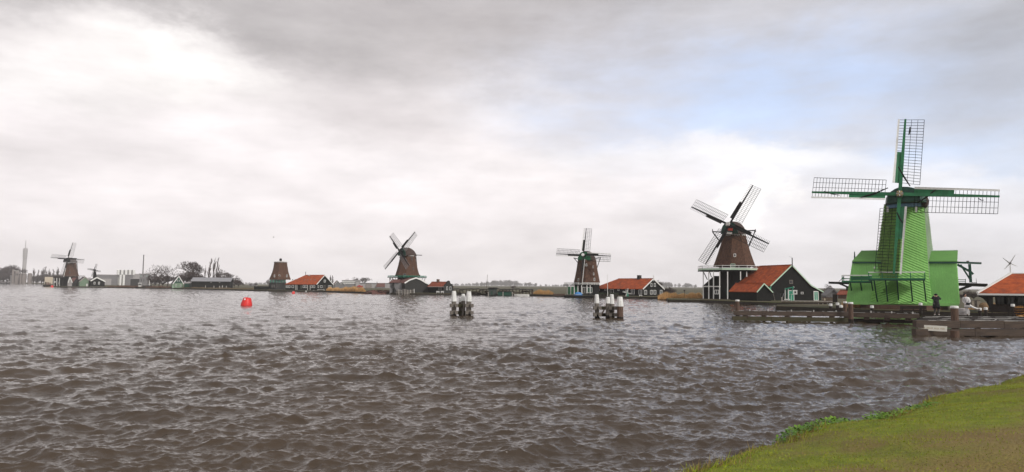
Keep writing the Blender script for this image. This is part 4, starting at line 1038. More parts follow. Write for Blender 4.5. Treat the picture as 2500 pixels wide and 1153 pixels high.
# ------------------------------------------------------------------ houses and barns along the bank, right to left
# big black barn of the mill with white posts
t = house('barn', 'large black barn with orange-red roof beside the white-posted mill', 'barn', 1882, 697, 738, 132, 52,
          [(1882, 697), (1931, 648.5), (1978, 698), (2005, 712.5)], pL=1752, hip=7.0, roof=TILE, trim=PALEGREEN, barge=0.22)
t.window('x', 1927, 684, 1935, 693, fm=GREYWOOD); t.window('x', 1955, 713, 1961, 718.5, fm=WHITE_D, mull=False)
t.window('x', 1986.5, 711, 1997.5, 734.5, fm=WHITE, gm=TEAL, name='door', thin=.16); t.window('x', 1925, 709, 1938, 735, fm=WHITE, gm=TEAL, name='door')
ap = t.lx(1931, 648.5)
beam('finial', ap + Vector((.4, 0, -.4)), ap + Vector((.4, 0, 1.55)), .13, CHAR, t.e); beam('vane', ap + Vector((.4, -.8, 1.9)), ap + Vector((.4, .2, 1.45)), .03, STEEL, t.e)
beam('gable_bracket', t.lx(1880.5, 697), t.lx(1880.5, 712), .25, TEAL, t.e)
t = house('barn_annex', 'low black shed with small orange-red roof before the black barn', 'shed', 1848, 711.8, 741, 126, 50,
          [(1848, 711.8), (1863, 693.6), (1882, 712.8)], pL=1783, roof=TILE, trim=PALEGREEN, barge=0.20)
for x in (1791, 1816, 1831): beam('foundation_post', t.l(x, 736, -.05), t.l(x, 744, -.05), .25, PALEWOOD, t.e)
# hoist in front of the barn
t = T('hoist', 'white and teal hoist frame with white box before the black barn', 'hoist', 1925, 124, LANDZ)
for x in (1917, 1924.5): t.pbar('post', (x, 704, 0), (x, 733, 0), 1.8, WHITE)
t.pbar('sill', (1915, 731.5, -.2), (1929, 731.5, -.2), 2.6, WHITE); t.pbox('panel', 1918, 706, 1923.5, 731, .05, .15, GREEN_D)
t.pbar('jib', (1916, 706, -.1), (1938, 701, -.1), 2.6, TEAL); t.pbar('brace', (1937, 702, -.1), (1931, 717, -.1), 2.2, TEAL); t.pbar('brace', (1931, 716, -.1), (1927, 731, -.1), 1.8, TEAL)
t.pbar('jib_end', (1936.5, 699.5, -.1), (1938.5, 702.5, -.1), 2.4, WHITE)
bx_ = t.pbox('box', 1936, 708.5, 1946.5, 719, -.2, .4, WHITE); t.pbox('opening', 1939.5, 711.5, 1943.5, 716, -.23, -.205, BLACKP, bx_)
t.pbar('arm', (1928, 719, 0), (1937, 719, 0), 1.2, WHITE)
t = T('log_cart', 'dark slatted timber rack leaning by the black barn wall', 'rack', 1898, 123, LANDZ)
for i in range(5): t.pbar('slat', (1890, 718 + i * 3.4, .2 + i * .02), (1905, 718 + i * 3.4, .2 + i * .02), 1.2, CHAR)
for x0, x1 in ((1888, 1892), (1905, 1906)): t.pbar('rail', (x0, 717, .3), (x1, 734, .3), 1.8, GREYWOOD if x0 < 1900 else CHAR)
# landing stage before the barn
t = T('landing_stage', 'pale narrow landing stage on short posts before the black barn', 'jetty', 1970, 114, 0.0)
zt = t.l(1970, 735.5).z
for i in range(3): beam('plank', (t.l(1908, 735).x, i * .42, zt), (t.l(2032, 735).x, i * .42, zt), .38, PALEWOOD, t.e, .08)
for i in range(12):
    x = 1910 + i * 11; beam('post', Vector((t.l(x, 736).x, -.12, zt - .02)), Vector((t.l(x, 746).x, -.12, -.4)), .16, PALEWOOD, t.e)
beam('edge_beam', (t.l(1908, 735).x, -.2, zt - .22), (t.l(2032, 735).x, -.2, zt - .22), .10, WOOD, t.e, .2)
t.pbar('end_post', (1909, 726, 0), (1909, 738, 0), 3, PALEWOOD); t.pbar('rail', (1910, 728, 0), (1914, 716, 0), 1.2, STEEL)
t = T('low_quay', 'low dark timber quay under the small black shed', 'quay', 1850, 119, 0.0)
for i in range(8): t.pbar('pile', (1806 + i * 13, 740.5, 0), (1806 + i * 13, 747, 0), 2.6, PALEWOOD if i > 4 else WOOD)
t.pbar('waling', (1800, 741.8, -.2), (1908, 743.4, -.2), 2.0, WOOD_D); t.pbar('waling', (1866, 741.0, -.35), (1904, 742.4, -.35), 1.4, PALEWOOD)
t = T('mooring_platform', 'low dark mooring platform at the reed edge beside the white-posted mill', 'quay', 1672, 141, 0.0)
t.pbox('deck', 1630, 734.5, 1716, 736.5, 0, 2.2, WOOD_D)
for i in range(9): t.pbar('pile', (1634 + i * 9.6, 736, .1), (1634 + i * 9.6, 740, .1), 1.6, WOOD_D)

# house behind, between barn and green mill
t = house('cottage', 'distant grey gabled cottage with brown-red roof between barn and green mill', 'house', 2019, 721, 738, 168, 80, [(2019, 721), (2035, 706), (2048, 719)], L=7, wall=CONC_D, roof=CONC_D, trim=CONC_D)
t = house('brick_cottage', 'low brick cottage with red-brown roof and chimney left of green mill', 'house', 2066, 719, 740, 160, 20, ('m', [(0, 2.0), (2.2, 3.0), (4.4, 2.0)]), pL=2046, wall=BRICK, roof=TILE_D, trim=TILE_D)
t.part('chimney', MB().box((-.6, 1.8, 2.6), (.1, 2.4, 4.1)), CHAR)
t = T('notice_panel', 'tall dark brown panel standing on the grass left of the green mill', 'panel', 2038.5, 100, LANDZ)
t.pbox('board', 2033, 719, 2044, 738, 0, .18, WOOD_D); t.pbar('post', (2034, 737, .1), (2034, 745, .1), 1.6, WOOD_D); t.pbar('post', (2043, 737, .1), (2043, 745, .1), 1.6, WOOD_D)
t = T('picket_fence', 'brown picket fence right of the black barn door', 'fence', 2020, 118, LANDZ)
for i in range(13): t.pbar('picket', (2008 + i * 2.1, 725 + (i % 3) * .6, 0), (2008 + i * 2.1, 738, 0), 1.1, PILE)
for y in (727.5, 733): t.pbar('rail', (2007, y, .1), (2035, y, .1), 1.2, PILE)
t.pbox('gate_window', 2012, 729, 2015, 734, -.1, 0, CREAM)

# long black house right of the tarp mill
t = house('long_house', 'long black house with red roof, white-framed windows and mini mill in front', 'house', 1569, 705.5, 726, 180, 42,
          [(1569, 705.5), (1593.5, 681.5), (1619, 706)], pL=1450, hip=6.0, roof=TILE, trim=WHITE, barge=0.3)
for x in (1462, 1478, 1510): t.window('y', x - 2.2, 705.6 + (1569 - x) * 0.004, x + 2.2, 710, mull=False)
t.window('y', 1526.5, 706, 1531, 711, mull=False)
t.window('y', 1489.5, 706.5, 1498, 720, name='door', gm=BLACKP); t.window('y', 1541, 706.5, 1549.5, 718.5); t.window('y', 1559.5, 707.5, 1567.5, 719)
for a, b_ in ((1572.5, 1579), (1587, 1593), (1595.5, 1601.5), (1611, 1616.5)): t.window('x', a, 708.5, b_, 719)
for a, b_ in ((1588, 1592), (1596.5, 1600.5)): t.window('x', a, 691.5, b_, 700, mull=False)
ap = t.lx(1593.5, 681.5)
t.part('chimney', MB().box((-5.4, ap.y - .45, ap.z - .6), (-4.5, ap.y + .45, ap.z + 1.1)), CHAR)
beam('finial', ap + Vector((.35, 0, -.6)), ap + Vector((.35, 0, 1.1)), .14, WHITE, t.e)
t = T('flagpole', 'thin white flagpole before the long black house', 'flagpole', 1483.5, 174, LANDZ)
t.part('pole', MB().tube([t.l(1483.5, 724), t.l(1483, 671)], [.10, .05], 6), WHITE); t.part('truck', MB().lathe([(.03, t.l(1483, 671.5).z), (.12, t.l(1483, 671).z), (.03, t.l(1483, 670).z)], 8, (t.l(1483, 671).x, 0)), WHITE)
t = T('model_mill', 'tiny teal model windmill on the bank before the long black house', 'model mill', 1531.5, 172, LANDZ)
a, b_ = t.l(1531.5, 726.5), t.l(1531.5, 716)
t.part('body', MB().lathe([(.42, a.z), (.36, a.z + .4), (.24, b_.z - .2), (.27, b_.z - .15), (.25, b_.z + .1), (.08, b_.z + .35)], 8, (a.x, 0)), TEAL)
hub = t.l(1530.5, 715, -.45); rotor(t, hub, 10, 8, 8, 1.15, WHITE, WHITE, WHITE, None, False, lw=.035, nbar=7)
t = T('hedge', 'low dark clipped hedge along the long black house wall', 'hedge', 1520, 174, LANDZ)
g = random.Random(8); mb = MB()
for i in range(1400):
    x = g.uniform(t.l(1462, 720).x, t.l(1510, 720).x); y = g.uniform(-.5, .5); z = g.uniform(0, .85); s_ = .14; c_ = Vector((x, y, z))
    mb.add([c_ + Vector((g.uniform(-s_, s_), g.uniform(-s_, s_), g.uniform(-s_, s_))) for _ in range(3)], [(0, 1, 2)])
t.part('foliage', mb, mat('hedge_leaf', (0.05, 0.065, 0.03), (0.03, 0.04, 0.02), 3, .9))
t.part('stem_row', MB().box((t.l(1463, 720).x, -.3, 0), (t.l(1509, 720).x, .3, .5)), TWIG)
t = T('white_bench', 'small white bench below the windows of the long black house', 'bench', 1564, 173, LANDZ)
t.pbar('seat', (1560, 721.5, 0), (1568, 721.5, 0), 1.4, WHITE); t.pbar('leg', (1561, 722, 0), (1561, 725, 0), .9, WHITE); t.pbar('leg', (1567, 722, 0), (1567, 725, 0), .9, WHITE)
t = T('tarp_pile', 'bright blue tarpaulin over a heap beside the green mill doors', 'tarp', 1411, 180, LANDZ)
g = random.Random(4)
t.part('cover', MB().loft([[(t.l(1411, 720).x + r_ * 1.35 * math.cos(a) * (1 + .12 * math.sin(3 * a + i)), r_ * math.sin(a), z) for a in [2 * math.pi * q / 12 for q in range(12)]] for i, (r_, z) in enumerate(((.85, 0), (.82, .35), (.6, .75), (.25, .95)))]), BLUE)
t.pbar('rope', (1403, 719.5, -.9), (1419, 719.5, -.9), .5, WHITE)
t = T('barge', 'long dark flat barge moored below the mill with blue tarp', 'boat', 1416, 176, 0.0)
a, b_ = t.l(1378, 724), t.l(1452, 724)
mb = MB(); prof_ = [(a.x, 0.0), (a.x + 1.2, 1), (b_.x - 1.2, 1), (b_.x, 0.0)]
ring = lambda k, z: [(a.x - .3 * k, .8, z + .15), (a.x + .9, -.8 * (.8 + .2 * k), z), (b_.x - .9, -.8 * (.8 + .2 * k), z), (b_.x + .3 * k, .8, z + .15), (b_.x - .9, 2.4, z), (a.x + .9, 2.4, z)]
t.part('hull', MB().loft([ring(0, -.3), ring(1, .52)]), BLACKP); t.pbar('gunwale', (1384, 720.4, -.85), (1447, 720.9, -.85), 1.0, CHAR)
t.pbox('cargo', 1424, 716.5, 1446, 721, .2, 1.6, CHAR)
t = T('mooring_heap', 'low heap of brown timber on the bank left of the blue tarp', 'timber pile', 1372, 184, LANDZ)
for i in range(9): t.pbar('log', (1350 + (i % 3) * 3, 721 - (i // 3) * 1.3, (i % 3) * .25), (1379 - (i % 2) * 4, 720.6 - (i // 3) * 1.2, (i % 3) * .25), 1.7, WOOD if i % 2 else PILE)

# ------------------------------------------------------------------ wharf with timber racks
t = T('timber_wharf', 'long low dark timber rack with wavy top along the water', 'timber rack', 1200, 200, LANDZ)
for i in range(25):
    x = 1106 + i * 8.1; t.pbar('post', (x, 707.5 + (i % 2) * .5, 0), (x, 721.5, 0), 1.5, WOOD_D)
for i in range(12):
    x0, x1 = 1105 + i * 16.4, 1105 + (i + 1) * 16.4 - .3; y = 706.8 + .7 * math.sin(i * 1.9) + i * .11
    q = [t.l(x0, y + .6, -.6), t.l(x1, y - .3 + (i % 3) * .3, -.6), t.l(x1, y - 1.4, 2.4), t.l(x0, y - .9, 2.4)]
    t.part('roof_panel', MB().slab(q, (0, 0, .18)), WOOD_D)
g = random.Random(17)
for i in range(44):
    x0 = g.uniform(1106, 1286); L_ = g.uniform(8, 22); y = g.choice((719.5, 717.2, 715, 712.8, 710.6)); v = g.uniform(.2, 2.2)
    t.pbar('log', (x0, y + g.uniform(-.5, .5), v), (min(x0 + L_, 1299), y + g.uniform(-.8, .8), v), g.uniform(1.2, 2.2), g.choice((WOOD_D, WOOD_D, WOOD, PILE)))
t.pbar('end_post', (1299, 707, -.3), (1299.5, 722, -.3), 3.2, WOOD)
t = T('wharf_hut', 'small grey-green hut rising from the timber wharf', 'hut', 1203, 198, LANDZ)
t.pbox('wall', 1193, 705.5, 1213, 722, 0, 2.4, mat('grey_green', (0.075, 0.09, 0.08), (0.05, 0.06, 0.055), 3, .85)); q = [t.l(1191.5, 706, -.3), t.l(1215, 705.3, -.3), t.l(1214, 703.2, 1.2), t.l(1193, 703.2, 1.2)]
t.part('roof', MB().slab(q, (0, 0, .12)), BLACK)
for x in (1198.5, 1206): t.pbar('ridge_vent', (x, 702, .4), (x, 704.5, .4), 2.4, BLACK)
t.window('y', 1198, 711, 1203, 721, fm=CHAR, gm=GREEN_D, name='door')
for x0, x1, lb in ((1215, 1227, 'shorter dark green bin left on the timber wharf'), (1229, 1249, 'longer dark green bin right on the timber wharf')):
    t = T('storage_bin', lb, 'container', (x0 + x1) / 2, 196, LANDZ, group='green bins on the wharf')
    t.pbox('body', x0, 713, x1, 722, 0, 1.4, GREEN_D); t.pbox('lid', x0 - .4, 711.8, x1 + .4, 713, -.1, 1.5, CHAR)
for x, lb in ((1192, 'pale mooring post left of the grey-green hut'), (1228, 'pale mooring post between the two green bins'), (1251, 'pale mooring post right of the green bins')):
    t = T('mooring_post', lb, 'post', x, 194, 0.0, group='pale posts along the timber wharf')
    t.part('post', MB().tube([t.l(x, 725), t.l(x, 714)], [.13, .11], 7), PALEWOOD); t.part('cap', MB().tube([t.l(x, 714), t.l(x, 713.2)], [.14, .12], 7), WHITE_D)
t = T('moored_boat', 'low white rowing boat at the right end of the timber wharf', 'boat', 1274, 193, 0.0)
a, b_ = t.l(1253, 721), t.l(1295, 721)
rg_ = lambda k, z: [(a.x + .6 - .4 * k, .2, z + .1), (a.x + 1.2, -.45 * k, z), (b_.x - .8, -.45 * k, z), (b_.x - .3, .3, z), (b_.x - .8, 1.0, z), (a.x + 1.2, 1.0, z)]
t.part('hull', MB().loft([rg_(.7, -.2), rg_(1, .42)]), WHITE); t.part('cover', MB().loft([rg_(.9, .43), [(x * .96 + (a.x + b_.x) * .02, y * .6 + .12, .62) for x, y, z in rg_(.8, .5)]]), WHITE_D)
t = T('mast', 'thin bare mast standing behind the timber wharf', 'mast', 1187.5, 215, LANDZ)
t.part('pole', MB().tube([t.l(1187, 712), t.l(1190.3, 671)], [.12, .06], 6), GREYWOOD); t.pbar('stay', (1186.5, 708, .5), (1190, 673, .1), .3, STEEL)

# ------------------------------------------------------------------ around the middle mill
t = house('black_barn', 'black barn with white curved gable edge below the middle mill', 'barn', 988, 691, 718.5, 214, 66,
          [(988, 691), (999, 684.5), (1015, 679.2), (1027, 684), (1040, 692), (1057, 699.5)], pL=961, wall=CHAR, roof=TILE_B, trim=WHITE, barge=0.42)
t = house('gabled_cottage', 'small black cottage with red roof and bell-shaped gable', 'house', 1084, 700, 718.5, 212, 40,
          [(1084, 700), (1094, 689.5), (1105, 701)], pL=1046, roof=TILE_D, trim=WHITE, barge=0.0)
q = [t.lx(x, y, .32) for x, y in ((1083.5, 701), (1086, 695), (1090, 693), (1091.5, 687.5), (1094.5, 686), (1097.5, 687.5), (1099, 693), (1103, 695), (1105.8, 701), (1105.8, 718), (1083.5, 718))]
t.part('bell_gable', MB().slab(q, (-.25, 0, 0)), CHAR)
qe = q[:9]
for i in range(8): beam('gable_edge', qe[i] + Vector((.05, 0, .05)), qe[i + 1] + Vector((.05, 0, .05)), .12, BLACKP, t.e, .12)
for a_, b_ in ((1089.5, 1093), (1097.5, 1101.5)): t.window('x', a_, 700, b_, 708.5, off=.33, mull=False)
t.window('y', 1070.5, 702, 1078, 708.5, mull=True, fm=GREYWOOD); t.part('chimney', MB().box((-4.6, 1.6, t.pr[1][1] - .5), (-3.9, 2.3, t.pr[1][1] + 1.0)), BRICK)
t.pbar('veranda_beam', (1046, 700.4, -.6), (1084, 700.8, -.6), 1.0, WHITE_D)
for i, (x, lb) in enumerate(((1069, 'white bench left of two before the bell-gabled cottage'), (1080, 'white bench right of two before the bell-gabled cottage'))):
    t = T('white_bench', lb, 'bench', x, 207, LANDZ, group='white benches before the bell-gabled cottage')
    t.pbar('seat', (x - 4, 713.5, 0), (x + 4, 713.5, 0), 1.2, WHITE); t.pbar('backrest', (x - 4, 711.5, .3), (x + 4, 711.5, .3), 1.2, WHITE)
    for q_ in (-3, 3): t.pbar('leg', (x + q_, 714, .1), (x + q_, 718, .1), .9, WHITE)
t = T('pile_row', 'row of pale poles standing in water below the middle mill', 'poles', 990, 206, 0.0)
g = random.Random(2)
for i in range(15):
    x = 968 + i * 3.05 + g.uniform(-.8, .8); t.pbar('pole', (x, 706.5 + g.uniform(-1, 2), g.uniform(-.5, .5)), (x + g.uniform(-.6, .6), 719.5, 0), g.uniform(.9, 1.7), g.choice((WHITE_D, PALEWOOD, GREYWOOD)))
t.pbar('waling', (966, 712, .4), (1013, 712, .4), 1.0, WOOD_D)
t = T('timber_heap', 'reddish brown heap of timber and rubble left of the middle mill', 'timber pile', 926, 216, LANDZ)
for i in range(70):
    x = g.uniform(886, 962); hh = 8.5 * (1 - abs((x - 925) / 44) ** 3); y = 717 - g.random() * hh; v = g.uniform(0, 3)
    t.pbar('timber', (x, y, v), (x + g.uniform(6, 13), y + g.uniform(-1.5, 1.5), v + g.uniform(-.6, .6)), g.uniform(1.1, 2.2), g.choice((PILE, WOOD, WOOD_D, TILE_B, WOOD_D)))
t.part('heap_core', MB().loft([[t.l(925 + 40 * k * math.cos(a), 719, 1.5) + Vector((0, 1.5 * k * math.sin(a), 0)) if z == 0 else t.l(925 + 40 * k * math.cos(a), 719, 1.5) + Vector((0, 1.2 * k * math.sin(a), z)) for a in [2 * math.pi * q / 12 for q in range(12)]] for k, z in ((1, 0), (.85, .7), (.5, 1.15))]), TILE_B)
t = T('lean_roof', 'brown sloping lean-to roof against the middle mill base', 'shed', 966, 217, LANDZ)
q = [t.l(949, 691, -2), t.l(975, 690, -2), t.l(977, 683.5, 1), t.l(960, 683.5, 1)]
t.part('roof', MB().slab(q, (0, 0, .15)), TILE_B); t.pbox('wall', 951, 691, 987, 718, -1.5, 1, CONC_D); t.pbar('post', (961, 690, -1.9), (961, 717, -1.9), 2.2, BLACKP); t.pbar('brace', (957, 694, -1.9), (967, 712, -1.9), 3, CHAR)

# ------------------------------------------------------------------ red-roofed house beside the sail-less mill
t = house('red_roof_house', 'black house with long red roof beside the bladeless mill', 'house', 772, 694.3, 711, 276, 44,
          [(772, 694.3), (791.5, 672.5), (812, 695)], pL=697.5, hip=7.0, roof=TILE_D if False else TILE, trim=WHITE, barge=0.34)
for a_, b_ in ((697.8, 700), (701.3, 703.8), (705, 709), (712, 718), (739.5, 744), (745, 750), (759, 763.5), (764.5, 769.3)): t.window('y', a_, 696.2, b_, 703.2, mull=False, thin=.16)
for a_ in (721.7, 725, 751, 757): t.pbar('wall_post', (a_, 695.8, -.1), (a_, 709, -.1), 1.2, WHITE_D)
t.window('y', 733.5, 697, 737, 705, name='door', fm=GREYWOOD, gm=GREEN_D)
t.window('x', 790.5, 683.5, 795, 689.5, mull=False, thin=.16)
for a_, b_ in ((775.5, 778.5), (782, 787), (801, 805), (805.8, 809.5)): t.window('x', a_, 697, b_, 703, mull=False)
t.window('x', 789.5, 696.5, 794.5, 708.5, name='door', fm=GREYWOOD, gm=BLACKP)
n0 = Vector((0, 0, t.pr[0][1])); n1 = Vector((0, t.pr[1][0], t.pr[1][1]))
def on_slope(u, k): p = n0.lerp(n1, k); p.x = -u; return p
for u in (.16, .30, .40, .50, .76, .84, .92):
    p, q_ = on_slope(t.L * u * .96, .38), on_slope(t.L * u * .96, .50); beam('skylight', p + Vector((0, -.05, .2)), q_ + Vector((0, -.05, .2)), .45, GREYWOOD, t.e, .06)
ap = on_slope(t.L - 7, 1.0); beam('finial', ap + Vector((0, 0, -.2)), ap + Vector((0, 0, 1.6)), .16, CHAR, t.e)
ap = on_slope(t.L * .46, .93); beam('roof_hatch', ap + Vector((-.6, -.1, .3)), ap + Vector((.5, -.1, .1)), .5, WHITE_D, t.e, .2)
t = T('motor_boat', 'small white open boat moored before the red-roofed house gable', 'boat', 780, 268, 0.0)
a, b_ = t.l(767, 711), t.l(793, 711)
rg_ = lambda k, z: [(a.x - .5 * k, .4, z + .25), (a.x + .9, -.4 * k, z), (b_.x - .2, -.4 * k, z), (b_.x, .5, z), (b_.x - .2, 1.3, z), (a.x + .9, 1.2, z)]
t.part('hull', MB().loft([rg_(.6, -.3), rg_(1.1, .45)]), WHITE); t.part('inner', MB().loft([[(x * .9 + (a.x + b_.x) * .05, y * .8 + .1, .47) for x, y, z in rg_(1, 0)], [(x * .88 + (a.x + b_.x) * .06, y * .75 + .1, .5) for x, y, z in rg_(1, 0)]]), CHAR)
t.pbar('canopy_post', (776, 707, .4), (776, 710, .4), .6, WHITE); t.pbar('canopy_post', (791, 707, .4), (791, 710, .4), .6, WHITE); t.pbar('canopy', (775, 707, .4), (792, 707, .4), .8, WHITE_D)
t = T('float', 'tiny white float on the water right of the small red buoy', 'float', 747, 262, 0.0)
t.part('body', MB().lathe([(.1, -.1), (.3, .05), (.32, .3), (.1, .5)], 8), WHITE); t.part('rim', MB().lathe([(.36, .1), (.36, .2)], 8), GREYWOOD)

# ------------------------------------------------------------------ houses far left
t = house('green_house', 'small pale green gabled house with white trim by the poplars', 'house', 422, 692.8, 705, 352, 84, [(422, 692.8), (436.6, 675), (447.8, 692.8)], L=9, wall=SAGE, roof=CHAR, trim=WHITE, barge=.4)
q = [t.lx(x, y, .05) for x, y in ((424.5, 691), (436.6, 676.6), (445.8, 691))]
t.part('gable_boards', MB().slab(q, (.05, 0, 0)), GREEN_D)
for a_, b_, y0, y1 in ((432, 434.5, 683.5, 687.5), (437, 439.5, 683.5, 687.5), (428, 431, 694, 699.5), (439.5, 442.5, 694, 699.5)): t.window('x', a_, y0, b_, y1, off=.11 if y0 < 690 else 0, mull=False, thin=.2)
t.pbar('corner_board', (422, 693, -.05), (422, 704, -.05), 1, PALEGREEN)
t = house('green_shed', 'low green shed with pale roof edge right of the green house', 'shed', 463, 692, 703, 352, 20, ('m', [(0, 2.4), (1.5, 2.8), (3, 2.4)]), pL=450, wall=GREEN_D, roof=CONC, trim=CONC)
t = house('warehouse', 'long dark warehouse with grey roof below the four poplars', 'warehouse', 560.5, 687.5, 705.5, 350, 9, ('m', [(0, 3.95), (5.0, 5.75), (10, 3.95)]), pL=468, wall=BLACK, roof=STEELROOF, trim=STEELROOF, over=.5)
for a_, b_, y0 in ((500.5, 503, 697), (521, 523.5, 698), (535, 537.5, 698), (541.5, 544.5, 697), (551.5, 554, 698)): t.window('y', a_, y0, b_, 703.5, name='door', fm=GREYWOOD, gm=WHITE_D)
for a_ in (514, 535): t.pbar('wall_lamp', (a_, 690.5, -.2), (a_ + 2.5, 689, -.2), 1, WHITE_D)
t = T('work_boat', 'small white cabin boat moored at the bank near the smokestack', 'boat', 355, 372, 0.0)
a, b_ = t.l(333, 704), t.l(375, 704)
rg_ = lambda k, z: [(a.x - .4 * k, .6, z + .3), (a.x + 1.6, -.6 * k, z), (b_.x - .4, -.6 * k, z), (b_.x, .7, z), (b_.x - .4, 2, z), (a.x + 1.6, 1.9, z)]
t.part('hull', MB().loft([rg_(.7, -.4), rg_(1.05, .75)]), BLACKP)
cb = t.pbox('cabin', 337.5, 692, 345.5, 700.5, .3, 2, WHITE_D); t.pbox('cabin_roof', 336.5, 691, 346.5, 692, .1, 2.2, WHITE, cb); t.pbox('wheelhouse_window', 338.5, 693, 344.5, 696, .27, .29, GLASS, cb)
t.pbar('mast', (364.5, 685, .6), (364.5, 702, .6), 1.1, WHITE); t.pbox('hold', 348, 697, 371, 701.5, .3, 1.8, CHAR); t.pbox('hatch', 350, 696, 358, 697.6, .4, 1.6, PALEWOOD)
# cluster below the leftmost mill
t = house('black_house', 'black house with broad white gable boards right of leftmost mill', 'house', 221, 686, 703, 430, 82, [(221, 686), (236.5, 678), (256, 687.5)], L=10, wall=BLACK, roof=CHAR, trim=WHITE, barge=.75)
for a_, b_ in ((228.5, 233), (239.5, 244)): t.window('x', a_, 688.5, b_, 694.5, mull=False, thin=.3)
t = house('green_boathouse', 'green gabled boathouse between leftmost mill and black house', 'shed', 193.5, 687.5, 703, 432, 82, [(193.5, 687.5), (208, 676.7), (220, 687.5)], L=10, wall=SAGE, roof=CHAR, trim=PALEWOOD, barge=.5)
t.window('x', 210, 693, 215, 700, name='door', fm=WHITE_D, gm=WHITE)
t = house('brown_roof_shed', 'shed with brown roof and narrow white gable below leftmost mill', 'shed', 177, 689, 703, 434, 40, [(177, 689), (186, 678.5), (196, 689)], pL=170, wall=CHAR, roof=TILE_B, trim=TILE_B)
t = house('white_gable', 'narrow hut with white pointed gable before leftmost mill', 'hut', 165.5, 690, 703, 428, 84, [(165.5, 690), (170.5, 677), (176, 690)], L=5, wall=CONC, roof=CHAR, trim=WHITE, barge=.5)
t = T('open_shed', 'dark open shed with white post left of leftmost mill', 'shed', 142, 440, LANDZ)
t.pbox('back_wall', 131, 678, 156, 701, 2, 4, BLACK); q = [t.l(130, 679, -1.5), t.l(156, 678.5, -1.5), t.l(154, 675.5, 2), t.l(131, 675.5, 2)]
t.part('roof', MB().slab(q, (0, 0, .2)), WOOD_D)
for x in (132, 138.7, 145): t.pbar('post', (x, 679, -1.2), (x, 699.5, -1.2), 1.2, WHITE if x == 138.7 else WHITE_D)
t.pbar('brace', (146, 681, -1), (143, 694, -1), .9, WHITE_D); t.pbox('sign', 132.3, 687.5, 136, 690, -1.5, -1.4, WHITE)
t = T('cream_barge', 'barge with plain cream box cabin at the leftmost mill quay', 'boat', 119, 446, 0.0)
t.pbox('cabin', 108.5, 676.5, 129.5, 694, 0, 4, CREAM); a, b_ = t.l(106, 700), t.l(131, 700)
rg_ = lambda k, z: [(a.x - .4 * k, 1.8, z), (a.x + .8, -.6 * k, z), (b_.x - .4, -.6 * k, z), (b_.x, 1.6, z), (b_.x - .4, 4.6, z), (a.x + .8, 4.4, z)]
t.part('hull', MB().loft([rg_(.8, -.4), rg_(1.05, 1.3)]), WOOD_D)
for x in (111, 114.5, 118, 122): t.pbox('deck_load', x - 1.4, 688.5 + (x % 3), x + 1.4, 697, -.5, -.1, (WOOD, CHAR, TILE_B, WOOD_D)[int(x) % 4])

# ------------------------------------------------------------------ industry in the haze
t = T('telecom_tower', 'tall pale telecom tower with needle mast at far left', 'tower', 57, 2850, LANDZ)
zb, zt_, zn = t.l(57, 690).z, t.l(58, 606).z, t.l(59, 586).z; k = 2850 / F
t.part('shaft', MB().lathe([(4.0 * k, 0), (4.0 * k, zt_ * .72), (4.6 * k, zt_ * .74), (4.6 * k, zt_ * .97), (3.9 * k, zt_)], 12), CONC)
t.part('needle', MB().lathe([(1.2 * k, zt_), (.8 * k, zt_ + (zn - zt_) * .4), (.35 * k, zn)], 8), CONC)
for i in range(4): t.part('antenna_ring', MB().lathe([(5.2 * k, zt_ * (.70 + i * .07)), (5.2 * k, zt_ * (.71 + i * .07))], 12), CONC_D)
t = T('beige_factory', 'hazy beige factory blocks at far left below the tower', 'factory', 40, 840, LANDZ)
for (x0, y0, x1, y1, v, m_) in ((28, 658, 35.5, 694, 2, HAZYWALL), (35.5, 662, 47, 694, 0, HAZYWALL), (24, 672, 50, 694, 4, CONC_D), (45, 672, 53, 694, 1, CONC_D)): t.pbox('block', x0, y0, x1, y1, v, v + 9, m_)
t.pbox('roof_slab', 35, 661, 47.5, 662, -.3, 9.3, WHITE_D)
for x in (38, 42): t.pbox('window', x, 668, x + 2.4, 673, -.1, -.01, GLASS)
for x, lb in ((50, 'leftmost hazy beige silo'), (58, 'middle hazy beige silo'), (72, 'rightmost hazy beige silo')):
    t = T('silo', lb + ' on the far left bank', 'silo', x, 835, LANDZ, group='beige silos on the far left bank')
    h = t.l(x, 669).z; r_ = (4.6 if x > 55 else 2.6) * 835 / F
    t.part('shell', MB().lathe([(r_, 0), (r_, h), (r_ * .6, h + 1)], 14), HAZYWALL); t.part('rim', MB().lathe([(r_ * 1.06, h - .6), (r_ * 1.06, h - .1)], 14), CONC_D)
t = house('bank_shed', 'low grey-roofed shed at the left edge of the picture', 'shed', 22, 690.2, 696, 880, 6, ('m', [(0, 2.0), (5, 4.6), (10, 2.0)]), pL=-30, wall=CHAR, roof=CONC, trim=CONC, barge=0)
t = T('grey_hall', 'long low hazy grey hall left of the white silos', 'factory', 262, 700, LANDZ)
t.pbox('hall', 234, 671.5, 286, 696, 0, 14, CONC_D); t.pbox('roof_edge', 233.5, 670.8, 286.5, 671.8, -.2, 14.2, CONC); t.pbox('lower_hall', 244, 681, 272, 696, -4, -.1, CONC)
t = T('silo_factory', 'pale factory with a row of white silos near the smokestack', 'factory', 309, 640, LANDZ)
t.pbox('hall', 283, 671, 325, 697, 0, 10, CONC_D); t.pbox('side_hall', 318, 669, 342, 697, 2, 9, CONC)
k = 640 / F
for i, x in enumerate((289, 298.5, 308, 317.5, 327)):
    c_ = t.l(x, 660, 3); t.part('silo', MB().lathe([(3.1 * k, t.l(x, 672, 3).z), (3.1 * k, c_.z), (2.2 * k, c_.z + .5)], 12, (c_.x, 3)), WHITE)
    if i < 4: t.pbox('filter_block', x + 3, 659.6, x + 6.6, 671, 3.5, 6, CONC_D)
